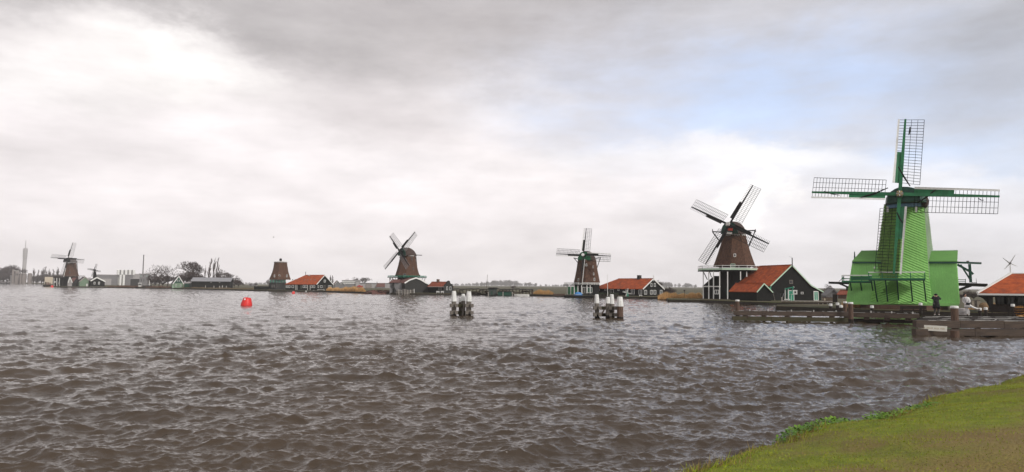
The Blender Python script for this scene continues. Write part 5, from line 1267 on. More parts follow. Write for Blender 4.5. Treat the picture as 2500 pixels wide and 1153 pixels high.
for x in (294.5, 302.5):
    c_ = t.l(x, 672.5, -1.5); t.part('tank', MB().lathe([(2.6 * k, 0), (2.6 * k, c_.z), (1.8 * k, c_.z + .5)], 12, (c_.x, -1.5)), WHITE)
t.pbar('catwalk', (285, 671.5, -.3), (331, 671.5, -.3), .9, CONC); t.pbar('downpipe', (288.5, 678, -.6), (288.5, 695, -.6), 1.5, WHITE_D)
t = T('office_block', 'grey flat-roofed block with large windows below the smokestack', 'building', 352, 520, LANDZ)
t.pbox('block', 339.5, 669.5, 366, 698, 0, 10, CONC_D); t.pbox('roof_slab', 338.5, 668.5, 378, 669.6, -.5, 10.5, CONC); t.pbox('wing', 318, 681, 340, 698, -1, 8, CHAR); t.pbox('wing_roof', 317.5, 680.3, 340, 681.2, -1.2, 8.2, CONC)
for x in (341.2, 347.4, 355.8): t.window('y', x, 670.5, x + 5.6, 676.8, fm=CONC, gm=GLASS_P if x != 347.4 else GLASS, thin=.25)
for x in (344, 350): t.window('y', x, 681, x + 2.4, 688, fm=CONC_D, gm=GLASS, mull=False)
t = T('smokestack', 'single tall thin grey smokestack against the sky', 'chimney', 348.5, 560, LANDZ)
t.part('stack', MB().tube([t.l(347.6, 694), t.l(351, 623)], [1.6 * .35, 1.15 * .35], 10), CONC_D); t.part('rim', MB().tube([t.l(350.9, 624), t.l(351.0, 622.6)], [.5, .5], 10), CHAR)
t = T('flat_factory', 'hazy white flat-roofed factory behind the red-roofed house', 'factory', 857, 560, LANDZ)
t.pbox('block', 835, 685.5, 880, 704, 0, 12, CONC_D)
for y in (687.2, 691): t.pbox('band', 836, y, 868, y + 1.6, -.12, -.005, WHITE)
t.pbox('roof_slab', 834, 684.6, 881, 685.5, -.4, 12.4, CONC); t.pbox('upper_block', 868, 687.5, 880, 700, -1.4, -.13, CONC)
t = T('cream_hall', 'long low hazy cream warehouse left of the middle mill', 'warehouse', 915, 470, LANDZ)
for i in range(5): t.pbox('wall_panel', 877.5 + i * 15, 692.3, 892.2 + i * 15, 706, 0, 10, HAZYWALL if i % 2 else CONC)
t.pbox('roof_edge', 876.8, 691.4, 953, 692.4, -.3, 10.3, CONC_D); q = [t.l(918, 701, -2), t.l(940, 701, -2), t.l(940, 691.8, -.1), t.l(921, 691.8, -.1)]
t.part('canopy_roof', MB().slab(q, (0, 0, .2)), TILE_B); t.pbox('canopy_wall', 918.5, 701, 940, 706, -1.8, -.2, CONC_D); t.pbar('vent', (920.5, 688, 1), (920.5, 692, 1), 1.2, CHAR)
t = house('far_gable_house', 'hazy house with pale pointed gables behind the orange reeds', 'house', 817, 694, 706, 420, 84, [(817, 694), (824, 686), (832, 694)], L=8, wall=CONC_D, roof=TILE_B, trim=WHITE_D)
t = house('far_gable_house', 'second hazy gabled house touching the flat white factory', 'house', 831, 696, 706, 430, 82, [(831, 696), (836, 690), (842, 696)], L=8, wall=CONC_D, roof=CHAR, trim=WHITE_D)
t = T('red_kiosk', 'small red and white stall at the left end of cream warehouse', 'stall', 878.5, 400, LANDZ)
t.pbox('body', 872.5, 700, 885.5, 708, 0, 3, WHITE_D); t.pbox('awning', 871.5, 698, 886, 700.8, -.8, 3, REDP); t.pbox('sign', 875, 696.2, 880, 698.2, -.2, 0, REDP); t.pbox('counter', 873, 703, 885, 704, -.4, -.02, REDP)
t = house('meadow_house', 'tiny hazy white house on the far meadow left of bladeless mill', 'house', 619, 697, 702, 640, 40, ('m', [(0, 1.6), (2.5, 3.6), (5, 1.6)]), pL=606, wall=CONC, roof=CONC_D, trim=CONC)
t = T('gull', 'tiny grey gull in the sky above the bladeless mill', 'bird', 668, 120, 11.0)
g_ = t.l(668, 579.5)
t.part('body', MB().tube([g_ + Vector((-.14, 0, 0)), g_, g_ + Vector((.15, 0, .02))], [.02, .045, .015], 6), GREYWOOD)
for s_ in (-1, 1): t.part('wing', MB().slab([g_ + Vector((-.06, 0, .03)), g_ + Vector((.08, 0, .03)), g_ + Vector((.02 + s_ * .05, s_ * .16, .08)), g_ + Vector((-.1 + s_ * .10, s_ * .32, .04))], (0, 0, .015)), CONC_D)
# ------------------------------------------------------------------ mooring dolphins in mid-river
def pile(t, px, ytop, ycap, ywat, v, rpx, wood=GREYWOOD, lean=0.0, deep=1.0, capk=1.0, n=9):
    k = t.loc.y / F
    a, b_, c_ = t.l(px, ywat, v), t.l(px + lean * .6, ycap, v), t.l(px + lean, ytop, v)
    down = a + (a - b_).normalized() * deep
    o = t.part('pile', MB().tube([down, a, b_], [rpx * k * 1.04, rpx * k, rpx * k * .94], n), wood)
    up_ = (b_ - a).normalized(); t.part('wet_foot', MB().tube([down, a + up_ * .28 , a + up_ * .34], [rpx * k * 1.08, rpx * k * 1.04, rpx * k * 1.0], n), WOOD_D, o)
    o2 = t.part('pile_cap', MB().tube([b_ + (b_ - c_).normalized() * .05, b_.lerp(c_, .5), c_, c_ + Vector((0, 0, .03))], [rpx * k * 1.10 * capk, rpx * k * .96 * capk, rpx * k * .80 * capk, rpx * k * .6], n), WHITE, o)
    return o
t = T('mooring_dolphin', 'cluster of three white-capped piles left of centre in mid-river', 'dolphin', 1128, 69, 0.0, group='mooring dolphins in the river')
pile(t, 1108, 711.5, 735, 774, -.3, 6.2, lean=.5); pile(t, 1131, 718.5, 734, 772, .5, 5.4); pile(t, 1144, 712.5, 735, 775, -.4, 6.6, lean=1)
pile(t, 1123.5, 727, 737, 771, 1.1, 3.6, WOOD, -1)
for y in (746, 763.5):
    t.pbar('cross_beam', (1098, y, .35), (1155, y + .6, .35), 8.5, WOOD_G)
    for x in (1103, 1114.5, 1140, 1152.5): t.pbar('beam_end', (x, y + .2, -.95), (x, y + .2, .5), 7.6, GREYWOOD, hpx=8)
t.pbar('strut', (1134, 738, -.1), (1129, 772, -.1), 4.2, GREYWOOD)
t = T('mooring_dolphin', 'cluster of four white-capped piles right of centre, front one thickest', 'dolphin', 1486, 66.5, 0.0, group='mooring dolphins in the river')
pile(t, 1457.5, 719.5, 739.5, 777, .2, 5.6, lean=-.6); pile(t, 1484, 726, 739.8, 778, -.3, 5.6, lean=.3); pile(t, 1495, 719.5, 741, 776, .7, 5.6, lean=-1.5); pile(t, 1514, 725.5, 747, 782, -1.0, 7.8, PILE, -.4)
for y in (752, 768.5):
    t.pbar('cross_beam', (1448, y, .5), (1510, y + .6, .5), 8.2, WOOD_G)
    for x in (1453, 1465, 1491, 1502): t.pbar('beam_end', (x, y + .2, -.7), (x, y + .2, .6), 7.6, GREYWOOD, hpx=8)
t.pbar('brace', (1466, 772, -.2), (1480, 748, -.2), 3.6, WOOD)

# ------------------------------------------------------------------ buoys
def buoy(label, px, ywat, w_px, tilt=5):
    Y = on_z(px, ywat).y; t = T('buoy', label, 'buoy', px, Y, 0.0, group='red buoys on the river'); r_ = w_px * .5 * Y / F
    b = t.part('float', MB().lathe([(r_ * .8, -r_ * .7), (r_ * .98, -r_ * .15), (r_, .05), (r_ * .97, r_ * .35), (r_ * .72, r_ * 1.25), (r_ * .64, r_ * 1.42), (r_ * .3, r_ * 1.5)], 24), RED, smooth=True)
    t.part('lifting_eye', MB().tube([(r_ * .06, 0, r_ * 1.45), (r_ * .06, 0, r_ * 1.95)], [r_ * .07, r_ * .05], 6), STEEL, b)
    t.part('reflector', MB().box((-r_ * .52, -r_ * .70, r_ * 0.98), (-r_ * .26, -r_ * .55, r_ * 1.26)), WHITE, b)
    t.e.rotation_euler = (R(-2), R(tilt), t.rz)
buoy('largest red buoy floating in the middle left of the river', 601.5, 746.5, 26.5)
buoy('small red buoy before the red-roofed house', 716, 717.5, 8)
buoy('tiny red buoy near the leftmost mill quay', 127, 701.8, 6.6, -3)

# ------------------------------------------------------------------ jetties at right
def wl(t, px, pyw, z):
    p = on_z(px, pyw); p.z = z; return t.I @ p
def long_beam(t, name, a, b_, w_, h_, mt, nseg, z, white=None):
    """a long baulk made of several end-to-end timbers"""
    for i in range(nseg):
        p, q = a.lerp(b_, i / nseg), a.lerp(b_, (i + .992) / nseg)
        jz = rnd.uniform(-.012, .012); p = p + Vector((0, 0, z + jz)); q = q + Vector((0, 0, z + jz + rnd.uniform(-.01, .01)))
        o = beam(name, p, q, w_, mt, t.e, h_)
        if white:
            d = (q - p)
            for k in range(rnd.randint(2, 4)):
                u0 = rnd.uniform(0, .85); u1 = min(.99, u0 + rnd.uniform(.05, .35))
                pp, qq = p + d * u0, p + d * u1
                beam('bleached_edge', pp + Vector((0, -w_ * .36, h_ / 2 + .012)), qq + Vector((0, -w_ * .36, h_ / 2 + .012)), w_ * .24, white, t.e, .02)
t = T('jetty', 'long dark double-beam jetty in the water left of the green mill', 'jetty', 1930, 63, 0.0)
a, b_, c_ = wl(t, 1792, 784, 0), wl(t, 2077, 788, 0), wl(t, 2246, 793, 0)
long_beam(t, 'upper_beam', a, b_, .34, .40, WOOD, 4, .76, WHITE_D); long_beam(t, 'lower_beam', a + Vector((-.15, .05, 0)), b_, .40, .40, WOOD_G, 3, .24)
long_beam(t, 'upper_beam', b_, c_, .34, .40, WOOD, 2, .74, WHITE_D); long_beam(t, 'lower_beam', b_ + Vector((0, .5, 0)), c_ + Vector((0, .5, 0)), .3, .30, WOOD_D, 2, .22)
long_beam(t, 'back_beam', a + Vector((.5, 1.2, 0)), b_ + Vector((0, 1.2, 0)), .30, .34, WOOD_D, 3, .80, WHITE_D); long_beam(t, 'back_beam', b_ + Vector((0, 1.2, 0)), c_ + Vector((0, 1.2, 0)), .30, .34, WOOD_D, 2, .80, WHITE_D)
for u in (.08, .24, .44, .63, .82, .95, 1.12, 1.3, 1.48):
    p = a.lerp(b_, u) if u <= 1 else b_.lerp(c_, (u - 1) / .6)
    beam('spacer', p + Vector((0, .1, .42)), p + Vector((.45, .1, .42)), .3, WOOD, t.e, .26)
    beam('tie', p + Vector((.2, 0, .72)), p + Vector((.2, 1.3, .72)), .24, WOOD_D, t.e)
    beam('cleat', p + Vector((.6, .1, .95)), p + Vector((.6, .1, 1.12)), .09, WHITE_D, t.e)
    if u < 1.2: beam('under_pile', p + Vector((.2, .6, .6)), p + Vector((.2, .6, -1)), .26, WOOD_D, t.e)
def jpile(label, px, ytop, ywat, rpx, mt=PILE, Y=None, z0=0.0):
    Y = Y or on_z(px, ywat).y; t = T('jetty_pile', label, 'pile', px, Y, 0.0, group='thick piles of the jetties'); k = Y / F * math.cos(t.rz); zt = t.l(px, ytop).z
    t.part('shaft', MB().lathe([(rpx * k * 1.02, -1.2), (rpx * k, .2), (rpx * k * .97, zt - .16)], 12), mt, smooth=False)
    t.part('wet_foot', MB().lathe([(rpx * k * 1.06, -1.1), (rpx * k * 1.05, .30), (rpx * k * 1.01, .36)], 12), WOOD_D)
    t.part('cap', MB().lathe([(rpx * k * 1.08, zt - .16), (rpx * k * 1.08, zt - .04), (rpx * k * .85, zt)], 12), WHITE)
jpile('white-capped brown pile at the left end of the long jetty', 1801, 732, 776, 5.0)
jpile('thick white-capped pile standing against the long jetty beam', 2078, 738, 789, 6.3)
jpile('white-capped pile just behind the thick one on the long jetty', 2064.5, 736.5, 782, 4.8)
jpile('thickest white-capped pile above the white sign', 2333, 747, 822, 10.0, Y=on_z(2333, 820).y + 0.62)
t = T('near_jetty', 'near dark timber jetty with double beams and walkway at right', 'jetty', 2430, 47, 0.0)
a, b_ = wl(t, 2234, 819, 0), wl(t, 2660, 821, 0)
long_beam(t, 'upper_beam', a, b_, .42, .50, WOOD, 4, .76, WHITE_D); long_beam(t, 'lower_beam', a + Vector((-.05, -.15, 0)), b_ + Vector((0, -.15, 0)), .5, .44, WOOD, 3, .23)
for u in (.05, .34, .60, .85):
    p = a.lerp(b_, u); beam('spacer', p + Vector((0, 0, .47)), p + Vector((.35, 0, .47)), .34, WOOD, t.e, .24)
p = wl(t, 2317, 821, 0); t.part('pile_stub', MB().tube([p + Vector((.35, -.38, -1)), p + Vector((.35, -.38, .40))], [.26, .25], 12), PILE)
for i in range(9):                                  # walkway boards, each a plank running along the jetty
    z = 0.93 + rnd.uniform(-.02, .03) - (0.12 if i in (2, 6) else 0)
    o1, o2 = a + Vector((0, .9 + i * 1.02, z)), b_ + Vector((0, .9 + i * 1.02, z))
    wdt = .72 if i not in (2, 6) else .45
    for j in range(3):
        p, q = o1.lerp(o2, j / 3), o1.lerp(o2, (j + .995) / 3)
        beam('walkway_board', p, q, wdt, WOOD_D, t.e, .12)
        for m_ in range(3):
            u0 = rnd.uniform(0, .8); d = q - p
            beam('painted_sheen', p + d * u0 + Vector((0, -wdt * .4, .066)), p + d * min(.98, u0 + rnd.uniform(.08, .3)) + Vector((0, -wdt * .4, .066)), .07, WHITE_D, t.e, .012)  # pale strips: the sheen on the wet boards painted on as colour
for x in (2240, 2431): beam('bollard_pin', t.l(x, 784 if x < 2300 else 780, .1), t.l(x, 791 if x < 2300 else 790, .1), .11, WHITE, t.e)
t.pbar('floating_stick', (2256, 814.5, -.6), (2267, 816, -.6), 1.2, WHITE_D)
t = T('jetty_sign', 'long white notice board with faded tan lettering on the near jetty', 'sign', 2276, on_z(2276, 819).y - 0.55, 0.0)
q = [t.l(2241, 806.5), t.l(2312, 810), t.l(2312.5, 797), t.l(2241.5, 793)]
bd = t.part('board', MB().slab(q, (0, .07, 0)), mat('sign_white', (0.86, 0.84, 0.74), (0.78, 0.76, 0.66), 3, .6))
FADE = mat('faded_letters', (0.66, 0.58, 0.42), (0.58, 0.50, 0.36), 6, .8)
g = random.Random(9)
for i in range(21):                                 # worn, no longer legible letters
    u = (i + .8) / 22.4; hgt = g.uniform(2.6, 4.2)
    if i in (5, 11, 16): continue
    x = 2243 + 68 * u; y = 799.6 + 3.7 * u
    t.part('letter', MB().slab([t.l(x - 1.0, y + hgt / 2, -.006), t.l(x + 1.0, y + hgt / 2 + .1, -.006), t.l(x + g.uniform(.3, 1.0), y - hgt / 2, -.006), t.l(x - 1.0, y - hgt / 2, -.006)], (0, .004, 0)), FADE, bd)

# ------------------------------------------------------------------ bollards, benches and small things by the green mill
def bollard(label, px, py, Y, w_px=8, h_px=6, post=8, mt=WOOD_D):
    t = T('bollard', label, 'bollard', px, Y, LANDZ, group='white-capped bollards on the bank'); k = Y / F; z = t.l(px, py + h_px / 2).z; r_ = w_px / 2 * k
    t.part('post', MB().lathe([(r_ * .85, -.2), (r_ * .8, z)], 10), mt)
    t.part('cap', MB().lathe([(r_, z), (r_, z + h_px * k * .8), (r_ * .8, z + h_px * k)], 10), WHITE)
for (px, py, Y, lb) in ((2028, 744.5, 82, 'bollard nearest the pale landing stage'), (2045, 742.3, 84, 'bollard right of the dark brown panel'), (2053.5, 748, 78, 'bollard just left of the thick jetty pile'),
                        (2129, 749.3, 74, 'bollard below the left corner of the green mill skirt'), (2248, 742.5, 76, 'low bollard at the brick base left of the person in black'),
                        (2392.5, 755, 66, 'left of the two bollards beside the person in white'), (2407, 753.7, 68, 'right of the two bollards beside the person in white'), (2473.5, 745.5, 70, 'bollard before the dark pavilion front')):
    bollard('white-capped ' + lb, px, py, Y, 8.2, 6.0)
def bench(label, x0, x1, ytop, yseat, yb, Y):
    t = T('bench', label, 'bench', (x0 + x1) / 2, Y, LANDZ, group='dark benches on the bank')
    for i in range(3): t.pbar('back_slat', (x0, ytop + 1 + i * (yseat - ytop) * .28, .15), (x1, ytop + 1.4 + i * (yseat - ytop) * .28, .15), 2.4, WOOD_D)
    for i in range(3): t.pbar('seat_slat', (x0 - 1, yseat + i * .6, -.05 - i * .16), (x1 + 1, yseat + .4 + i * .6, -.05 - i * .16), 1.8, WOOD_D)
    for u in (.1, .5, .9):
        x = x0 + (x1 - x0) * u; t.pbar('leg', (x, ytop, .25), (x, yb, .2), 2.2, WOOD_D); t.pbar('leg', (x, yseat + 1, -.4), (x, yb + 1.5, -.4), 2.2, WOOD_D)
bench('dark timber bench below the middle of the green mill', 2197, 2262, 747, 757, 767, 68)
bench('dark timber bench at the right edge before the pavilion', 2412, 2512, 752, 765, 778, 61)
t = T('straw_stack', 'small brown thatched hood between person in white and pavilion', 'thatched hood', 2402, 74, LANDZ)
t.part('thatch', MB().lathe([(.46, 0), (.48, .5), (.42, .82), (.28, 1.02), (.05, 1.1)], 12), mat('old_straw', (0.22, 0.14, 0.07), (0.13, 0.085, 0.045), 5, .95)); t.part('rim', MB().lathe([(.50, .02), (.50, .12)], 12), WOOD)
t = T('low_wall', 'low beige panel wall behind the person in white', 'wall', 2380, 76, LANDZ)
for i in range(4): t.pbox('panel', 2366 + i * 6.6, 734, 2372.2 + i * 6.6, 752, 0, .2, CREAM if i % 2 else GREYWOOD)
t.pbox('coping', 2365, 732.6, 2393, 734, -.05, .25, PALEWOOD)
t = T('mooring_stone', 'grey block on the bank behind the person in white', 'stone', 2352, 66, LANDZ)
q = t.l(2352, 756); t.part('block', MB().loft([[(q.x + .42 * k * math.cos(a) * 1.2, .3 * k * math.sin(a), z) for a in [2 * math.pi * i / 8 for i in range(8)]] for k, z in ((1, 0), (1.05, .3), (.9, .62), (.6, .68))]), CONC); t.part('ring', MB().tube([(q.x - .2, -.33, .4), (q.x, -.36, .3), (q.x + .2, -.33, .4)], [.03] * 3, 6), STEEL)
t = T('golden_grass', 'clump of golden ornamental grass at the right edge', 'plant', 2491, 62, LANDZ)
g = random.Random(12); mb = MB()
for i in range(420):
    a = g.uniform(0, 6.28); r_ = g.uniform(.1, .55); x0 = g.uniform(-.25, .25); h = g.uniform(.5, 1.15); s_ = .018
    mb.add([(x0 - s_, g.uniform(-.2, .2), 0), (x0 + s_, 0, 0), (x0 + r_ * math.cos(a) * .7, r_ * math.sin(a) * .5, h)], [(0, 1, 2)])
t.part('blades', mb, mat('golden_blade', (0.66, 0.34, 0.08), (0.48, 0.25, 0.07), 3, .8)); t.part('tuft_base', MB().lathe([(.3, 0), (.22, .15), (.05, .22)], 8), REED)
t = T('lamp_post', 'small dark lamp post among the golden reeds', 'lamp post', 1671, 150, LANDZ)
t.part('pole', MB().tube([t.l(1671, 735), t.l(1671, 712)], [.07, .05], 6), BLACKP); t.part('lantern', MB().lathe([(.10, t.l(1671, 712).z), (.24, t.l(1671, 709).z), (.28, t.l(1671, 708.5).z), (.04, t.l(1671, 706.8).z)], 8), GREYWOOD)
t = T('wind_turbine', 'small pale four-bladed wind turbine above the pavilion roof', 'wind turbine', 2468, 128, LANDZ)
hb = t.l(2466, 643.5); k = 128 / F
t.part('mast', MB().tube([t.l(2468.6, 735), t.l(2466.3, 646)], [.14, .08], 8), WHITE); t.part('nacelle', MB().tube([hb + Vector((0, -.3, 0)), hb + Vector((0, .5, .05))], [.22, .14], 8), CONC_D)
for px, py in ((2448, 630), (2478.5, 623), (2452, 657.5), (2484, 651)):
    d = t.l(px, py) - hb; sd_ = Vector((d.z, 0, -d.x)).normalized() * .09
    t.part('blade', MB().slab([hb + sd_ + Vector((0, -.3, 0)), hb + d + sd_ * .4 + Vector((0, -.3, 0)), hb + d - sd_ * .4 + Vector((0, -.25, 0)), hb - sd_ * 1.4 + Vector((0, -.22, 0))], (0, .03, 0)), WHITE_D)
# pavilion with the red hipped roof, running out of the picture
t = T('pavilion', 'red hipped-roof pavilion with white roof edges at the right', 'pavilion', 2440, 76, LANDZ)
e0, e1_, r0, r1, k0, k1 = t.l(2386, 718, -3), t.l(2680, 722, -3), t.l(2469, 670.5, 1.5), t.l(2640, 668, 1.5), t.l(2389, 716, 6), t.l(2680, 716, 6)
e1_.z = e0.z; r1.z = r0.z; k0 = Vector((e0.x, 6, e0.z)); k1 = Vector((e1_.x, 6, e0.z))
t.part('roof_slope', MB().slab([e0, e1_, r1, r0], (0, 0, .12)), TILE); t.part('roof_slope', MB().slab([k0, e0, r0], (0, 0, .12)), TILE); t.part('roof_slope', MB().slab([k1, k0, r0, r1], (0, 0, .12)), TILE); t.part('roof_slope', MB().slab([e1_, k1, r1], (0, 0, .12)), TILE)
u3 = Vector((0, -.03, .13))
beam('roof_edge', e0 + u3 - Vector((0, 0, .16)), e1_ + u3 - Vector((0, 0, .16)), .10, WHITE, t.e, .20); beam('hip_edge', e0 + u3, r0 + u3 + Vector((0, 0, .05)), .24, WHITE, t.e, .14); beam('ridge_edge', r0 + u3, r1 + u3, .16, WHITE, t.e, .10)
beam('fascia', e0 - Vector((-.1, -.1, .22)), e1_ - Vector((0, -.1, .22)), .12, BLACKP, t.e, .24)
t.part('back_wall', MB().box((e0.x + 1.6, 1.0, 0), (e1_.x, 1.2, e0.z)), BLACK); t.pbox('parapet', 2421, 747, 2660, 764, -2.3, -2.1, WOOD_D); t.part('floor', MB().box((e0.x + 1.2, -2.0, 0), (e1_.x, 4.5, .12)), WOOD_D)
for x in (2416, 2421.5, 2520, 2600): t.pbar('post', (x, 719, -2.1), (x, 764, -2.1), 4.4, CHAR)
for x0, x1 in ((2433, 2452), (2458, 2477), (2483, 2502)): t.window('y', x0, 724, x1, 743, off=.98, fm=CHAR, gm=GLASS)
q = [t.l(2387, 719.6, -2.2), t.l(2392, 725, -2.2), t.l(2400, 729, -2.2), t.l(2408, 737, -2.2), t.l(2413, 748, -2.2), t.l(2418, 748, -2.2), t.l(2418, 719.6, -2.2)]
t.part('bracket', MB().slab(q, (0, .15, 0)), BLACKP)
t.part('side_wall', MB().box((e0.x + 1.6, 1.21, 0), (e0.x + 1.8, 4.5, e0.z)), BLACK)

# ------------------------------------------------------------------ people
SKIN = mat('skin', (0.50, 0.30, 0.22), (0.42, 0.25, 0.18), 4, .6)
def skin(name, verts, edges, rads, mt, parent, root=0, sub=1):
    me = bpy.data.meshes.new(name); me.from_pydata([tuple(v) for v in verts], edges, []); me.materials.append(mt); o = link(name, me, parent)
    md = o.modifiers.new('skin', 'SKIN'); md.use_smooth_shade = True
    for i, r_ in enumerate(rads):
        s_ = me.skin_vertices[0].data[i]; s_.radius = (r_, r_) if isinstance(r_, (int, float)) else r_; s_.use_root = i == root
    m2 = o.modifiers.new('sub', 'SUBSURF'); m2.levels = m2.render_levels = sub
    return o
def person(label, px, Y, z0, J, cols, coat_len, face, hood, kw=1.0):
    """J: joints in metres; face: unit direction the person looks (local x, y)"""
    t = T('person', label, 'person', px, Y, z0)
    names = ['pelvis', 'waist', 'chest', 'neck', 'head0', 'head1', 'head2', 'shL', 'elL', 'wrL', 'shR', 'elR', 'wrR', 'hpL', 'knL', 'anL', 'toL', 'hpR', 'knR', 'anR', 'toR']
    base = dict(zip(names, (.145, .13, .15, .06, .075, .10, .055, .075, .048, .036, .075, .048, .036, .10, .068, .045, .035, .10, .068, .045, .035)))
    E = [('pelvis', 'waist'), ('waist', 'chest'), ('chest', 'neck'), ('neck', 'head0'), ('head0', 'head1'), ('head1', 'head2'), ('chest', 'shL'), ('shL', 'elL'), ('elL', 'wrL'), ('chest', 'shR'), ('shR', 'elR'), ('elR', 'wrR'),
         ('pelvis', 'hpL'), ('hpL', 'knL'), ('knL', 'anL'), ('anL', 'toL'), ('pelvis', 'hpR'), ('hpR', 'knR'), ('knR', 'anR'), ('anR', 'toR')]
    vs_ = [Vector(J[n]) for n in names]; ed = [(names.index(a), names.index(b)) for a, b in E]; rd = [base[n] for n in names]
    fc = Vector((face[0], face[1], 0)); sidev = Vector((face[1], -face[0], 0))
    vs_.append(Vector(J['head1']) + fc * .115 + Vector((0, 0, -.01))); ed.append((5, len(vs_) - 1)); rd.append(.018)          # nose
    for sd_ in (-1, 1): vs_.append(Vector(J['head1']) + sidev * (.098 * sd_)); ed.append((5, len(vs_) - 1)); rd.append(.016)       # ears
    for s_ in 'LR':
        w_, e_ = Vector(J['wr' + s_]), Vector(J['el' + s_]); d = (w_ - e_).normalized(); c_ = d.cross(Vector((0, 0, 1)))
        c_ = (c_ if c_.length > .1 else Vector((1, 0, 0))).normalized(); bend = c_.cross(d).normalized()
        pm = len(vs_); vs_.append(w_ + d * .075); rd.append(.032); ed.append((names.index('wr' + s_), pm))
        for f_ in range(4):
            L_ = (.062, .074, .07, .054)[f_]; o_ = c_ * (.026 * (f_ - 1.5) / 1.5)
            i0 = len(vs_); vs_.append(w_ + d * .10 + o_ * 1.2); vs_.append(w_ + d * (.10 + L_ * .55) + o_ * 1.3 + bend * .012); vs_.append(w_ + d * (.10 + L_ * .8) + o_ * 1.3 + bend * .04)
            rd += [.0095, .009, .008]; ed += [(pm, i0), (i0, i0 + 1), (i0 + 1, i0 + 2)]
        i0 = len(vs_); vs_.append(w_ + d * .05 - c_ * .045); vs_.append(w_ + d * .085 - c_ * .06 + bend * .02); rd += [.011, .009]; ed += [(pm, i0), (i0, i0 + 1)]
    body = skin('body', vs_, ed, rd, SKIN, t.e)
    # clothing: coat with sleeves, trousers, shoes, hair or hood
    up = ['pelvis', 'waist', 'chest', 'neck', 'shL', 'elL', 'wrL', 'shR', 'elR', 'wrR']
    cr = dict(pelvis=(.20, .165), waist=(.185, .155), chest=(.205, .165), neck=.085, shL=.105, elL=.078, wrL=.056, shR=.105, elR=.078, wrR=.056)
    cv = [Vector(J[n]) for n in up]; ce = [(0, 1), (1, 2), (2, 3), (2, 4), (4, 5), (5, 6), (2, 7), (7, 8), (8, 9)]; crd = [cr[n] for n in up]
    p0 = Vector(J['pelvis']); hem = Vector(J['hem']) if 'hem' in J else p0 - Vector((0, 0, coat_len))
    co_ = skin('coat', cv, ce, crd, cols[0], t.e)
    ws, cs_ = Vector(J['waist']), Vector(J['chest'])
    sk = [(ws.lerp(cs_, .6), .175, .14), (ws, .20, .165), (p0, .235, .19), (p0.lerp(hem, .5), .26, .205), (hem, .275, .21), (hem + Vector((0, 0, .02)), .24, .18)]
    t.part('coat_skirt', MB().loft([[c + Vector((a_ * kw * math.cos(q), b_ * kw * math.sin(q), .012 * math.sin(3 * q))) for q in [2 * math.pi * i / 14 for i in range(14)]] for c, a_, b_ in sk]), cols[0], co_, True)
    tv, te, tr = [p0 - Vector((0, 0, .02))], [], [.16]
    for s_ in 'LR':
        i = len(tv); tv += [Vector(J['hp' + s_]), Vector(J['kn' + s_]), Vector(J['an' + s_]) + Vector((0, 0, .03))]; tr += [.115, .085, .068]; te += [(0, i), (i, i + 1), (i + 1, i + 2)]
    skin('trousers', tv, te, tr, cols[1], t.e)
    for s_ in 'LR':
        a_, b_ = Vector(J['an' + s_]), Vector(J['to' + s_]); skin('shoe', [a_ + Vector((0, 0, .03)), a_, b_], [(0, 1), (1, 2)], [.055, .062, .045], cols[2], t.e)
    h0, h1, h2 = Vector(J['head0']), Vector(J['head1']), Vector(J['head2'])
    back = -fc * .022
    skin('hood' if hood else 'hair', [h0 + back * 1.5, h1 + back * 1.3 + Vector((0, 0, .015)), h2 + back + Vector((0, 0, .012))], [(0, 1), (1, 2)], [.125 if hood else .095, .15 if hood else .135, .10], cols[3], t.e)
    return t
BCOAT = mat('black_coat', (0.012, 0.012, 0.013), (0.02, 0.02, 0.021), 6, .85); WCOAT = mat('white_coat', (0.80, 0.79, 0.77), (0.68, 0.67, 0.65), 5, .8, bump=.02)
GTR = mat('grey_trousers', (0.10, 0.09, 0.085), (0.07, 0.065, 0.06), 5, .85); DSH = mat('dark_shoe', (0.03, 0.02, 0.017), None, 5, .6); LSH = mat('pale_shoe', (0.6, 0.58, 0.55), None, 5, .6)
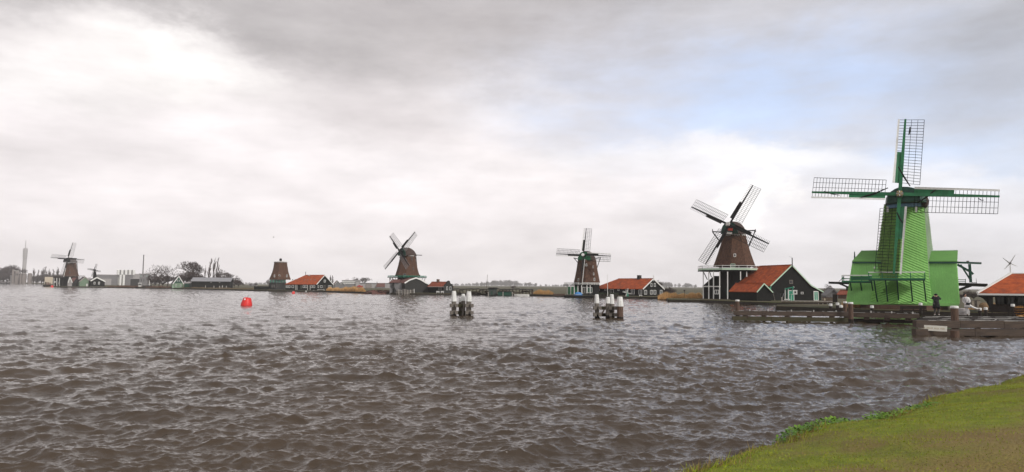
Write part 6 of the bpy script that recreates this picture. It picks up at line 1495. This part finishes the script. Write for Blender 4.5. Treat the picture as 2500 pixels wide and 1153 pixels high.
person('person in black hooded coat photographing the green mill from the jetty', 2287, 53, 1.03, dict(
    pelvis=(0, 0, .92), waist=(0, 0, 1.10), chest=(0, .02, 1.36), neck=(0, .03, 1.50), head0=(0, .05, 1.58), head1=(0, .07, 1.66), head2=(0, .05, 1.76),
    shL=(-.19, .03, 1.40), elL=(-.30, .16, 1.34), wrL=(-.13, .30, 1.56), shR=(.19, .03, 1.40), elR=(.31, .15, 1.30), wrR=(.10, .30, 1.57),
    hpL=(-.10, 0, .88), knL=(-.11, .03, .48), anL=(-.13, -.02, .08), toL=(-.16, .14, .04), hpR=(.10, 0, .88), knR=(.12, .04, .48), anR=(.14, .02, .08), toR=(.17, .18, .04)),
    (BCOAT, GTR, LSH, BCOAT), .36, (0, 1), True)
t = person('person in white coat and trousers stepping sideways on the jetty', 2362, 53, 1.03, dict(
    pelvis=(.02, 0, .93), waist=(-.01, 0, 1.10), chest=(-.05, .0, 1.36), neck=(-.08, .0, 1.50), head0=(-.10, -.01, 1.58), head1=(-.11, -.02, 1.66), head2=(-.10, 0, 1.77),
    shL=(-.22, .05, 1.40), elL=(-.24, .10, 1.14), wrL=(-.14, -.08, .98), shR=(.12, -.04, 1.38), elR=(.20, -.12, 1.14), wrR=(.08, -.20, .98),
    hpL=(-.05, 0, .88), knL=(-.03, -.03, .48), anL=(.0, .0, .08), toL=(.02, -.15, .04), hpR=(.11, 0, .86), knR=(.40, -.12, .66), anR=(.72, -.02, .52), toR=(.84, -.08, .50), hem=(.03, 0, .62)),
    (WCOAT, WCOAT, DSH, BCOAT), .3, (.7, -.7), False, .82)
b = T('shoulder_bag', 'small black bag at the hip of the person in white', 'bag', 2364, 52.6, 1.03)
b.part('pouch', MB().loft([[(.02 + .13 * k * math.cos(a) , -.05 + .05 * k * math.sin(a), z) for a in [2 * math.pi * i / 10 for i in range(10)]] for k, z in ((.8, .86), (1, .9), (1, 1.02), (.8, 1.05))]), BCOAT)
b.part('strap', MB().tube([(-.10, -.03, 1.03), (-.16, -.12, 1.25), (-.22, .0, 1.46)], [.014] * 3, 5), BCOAT)
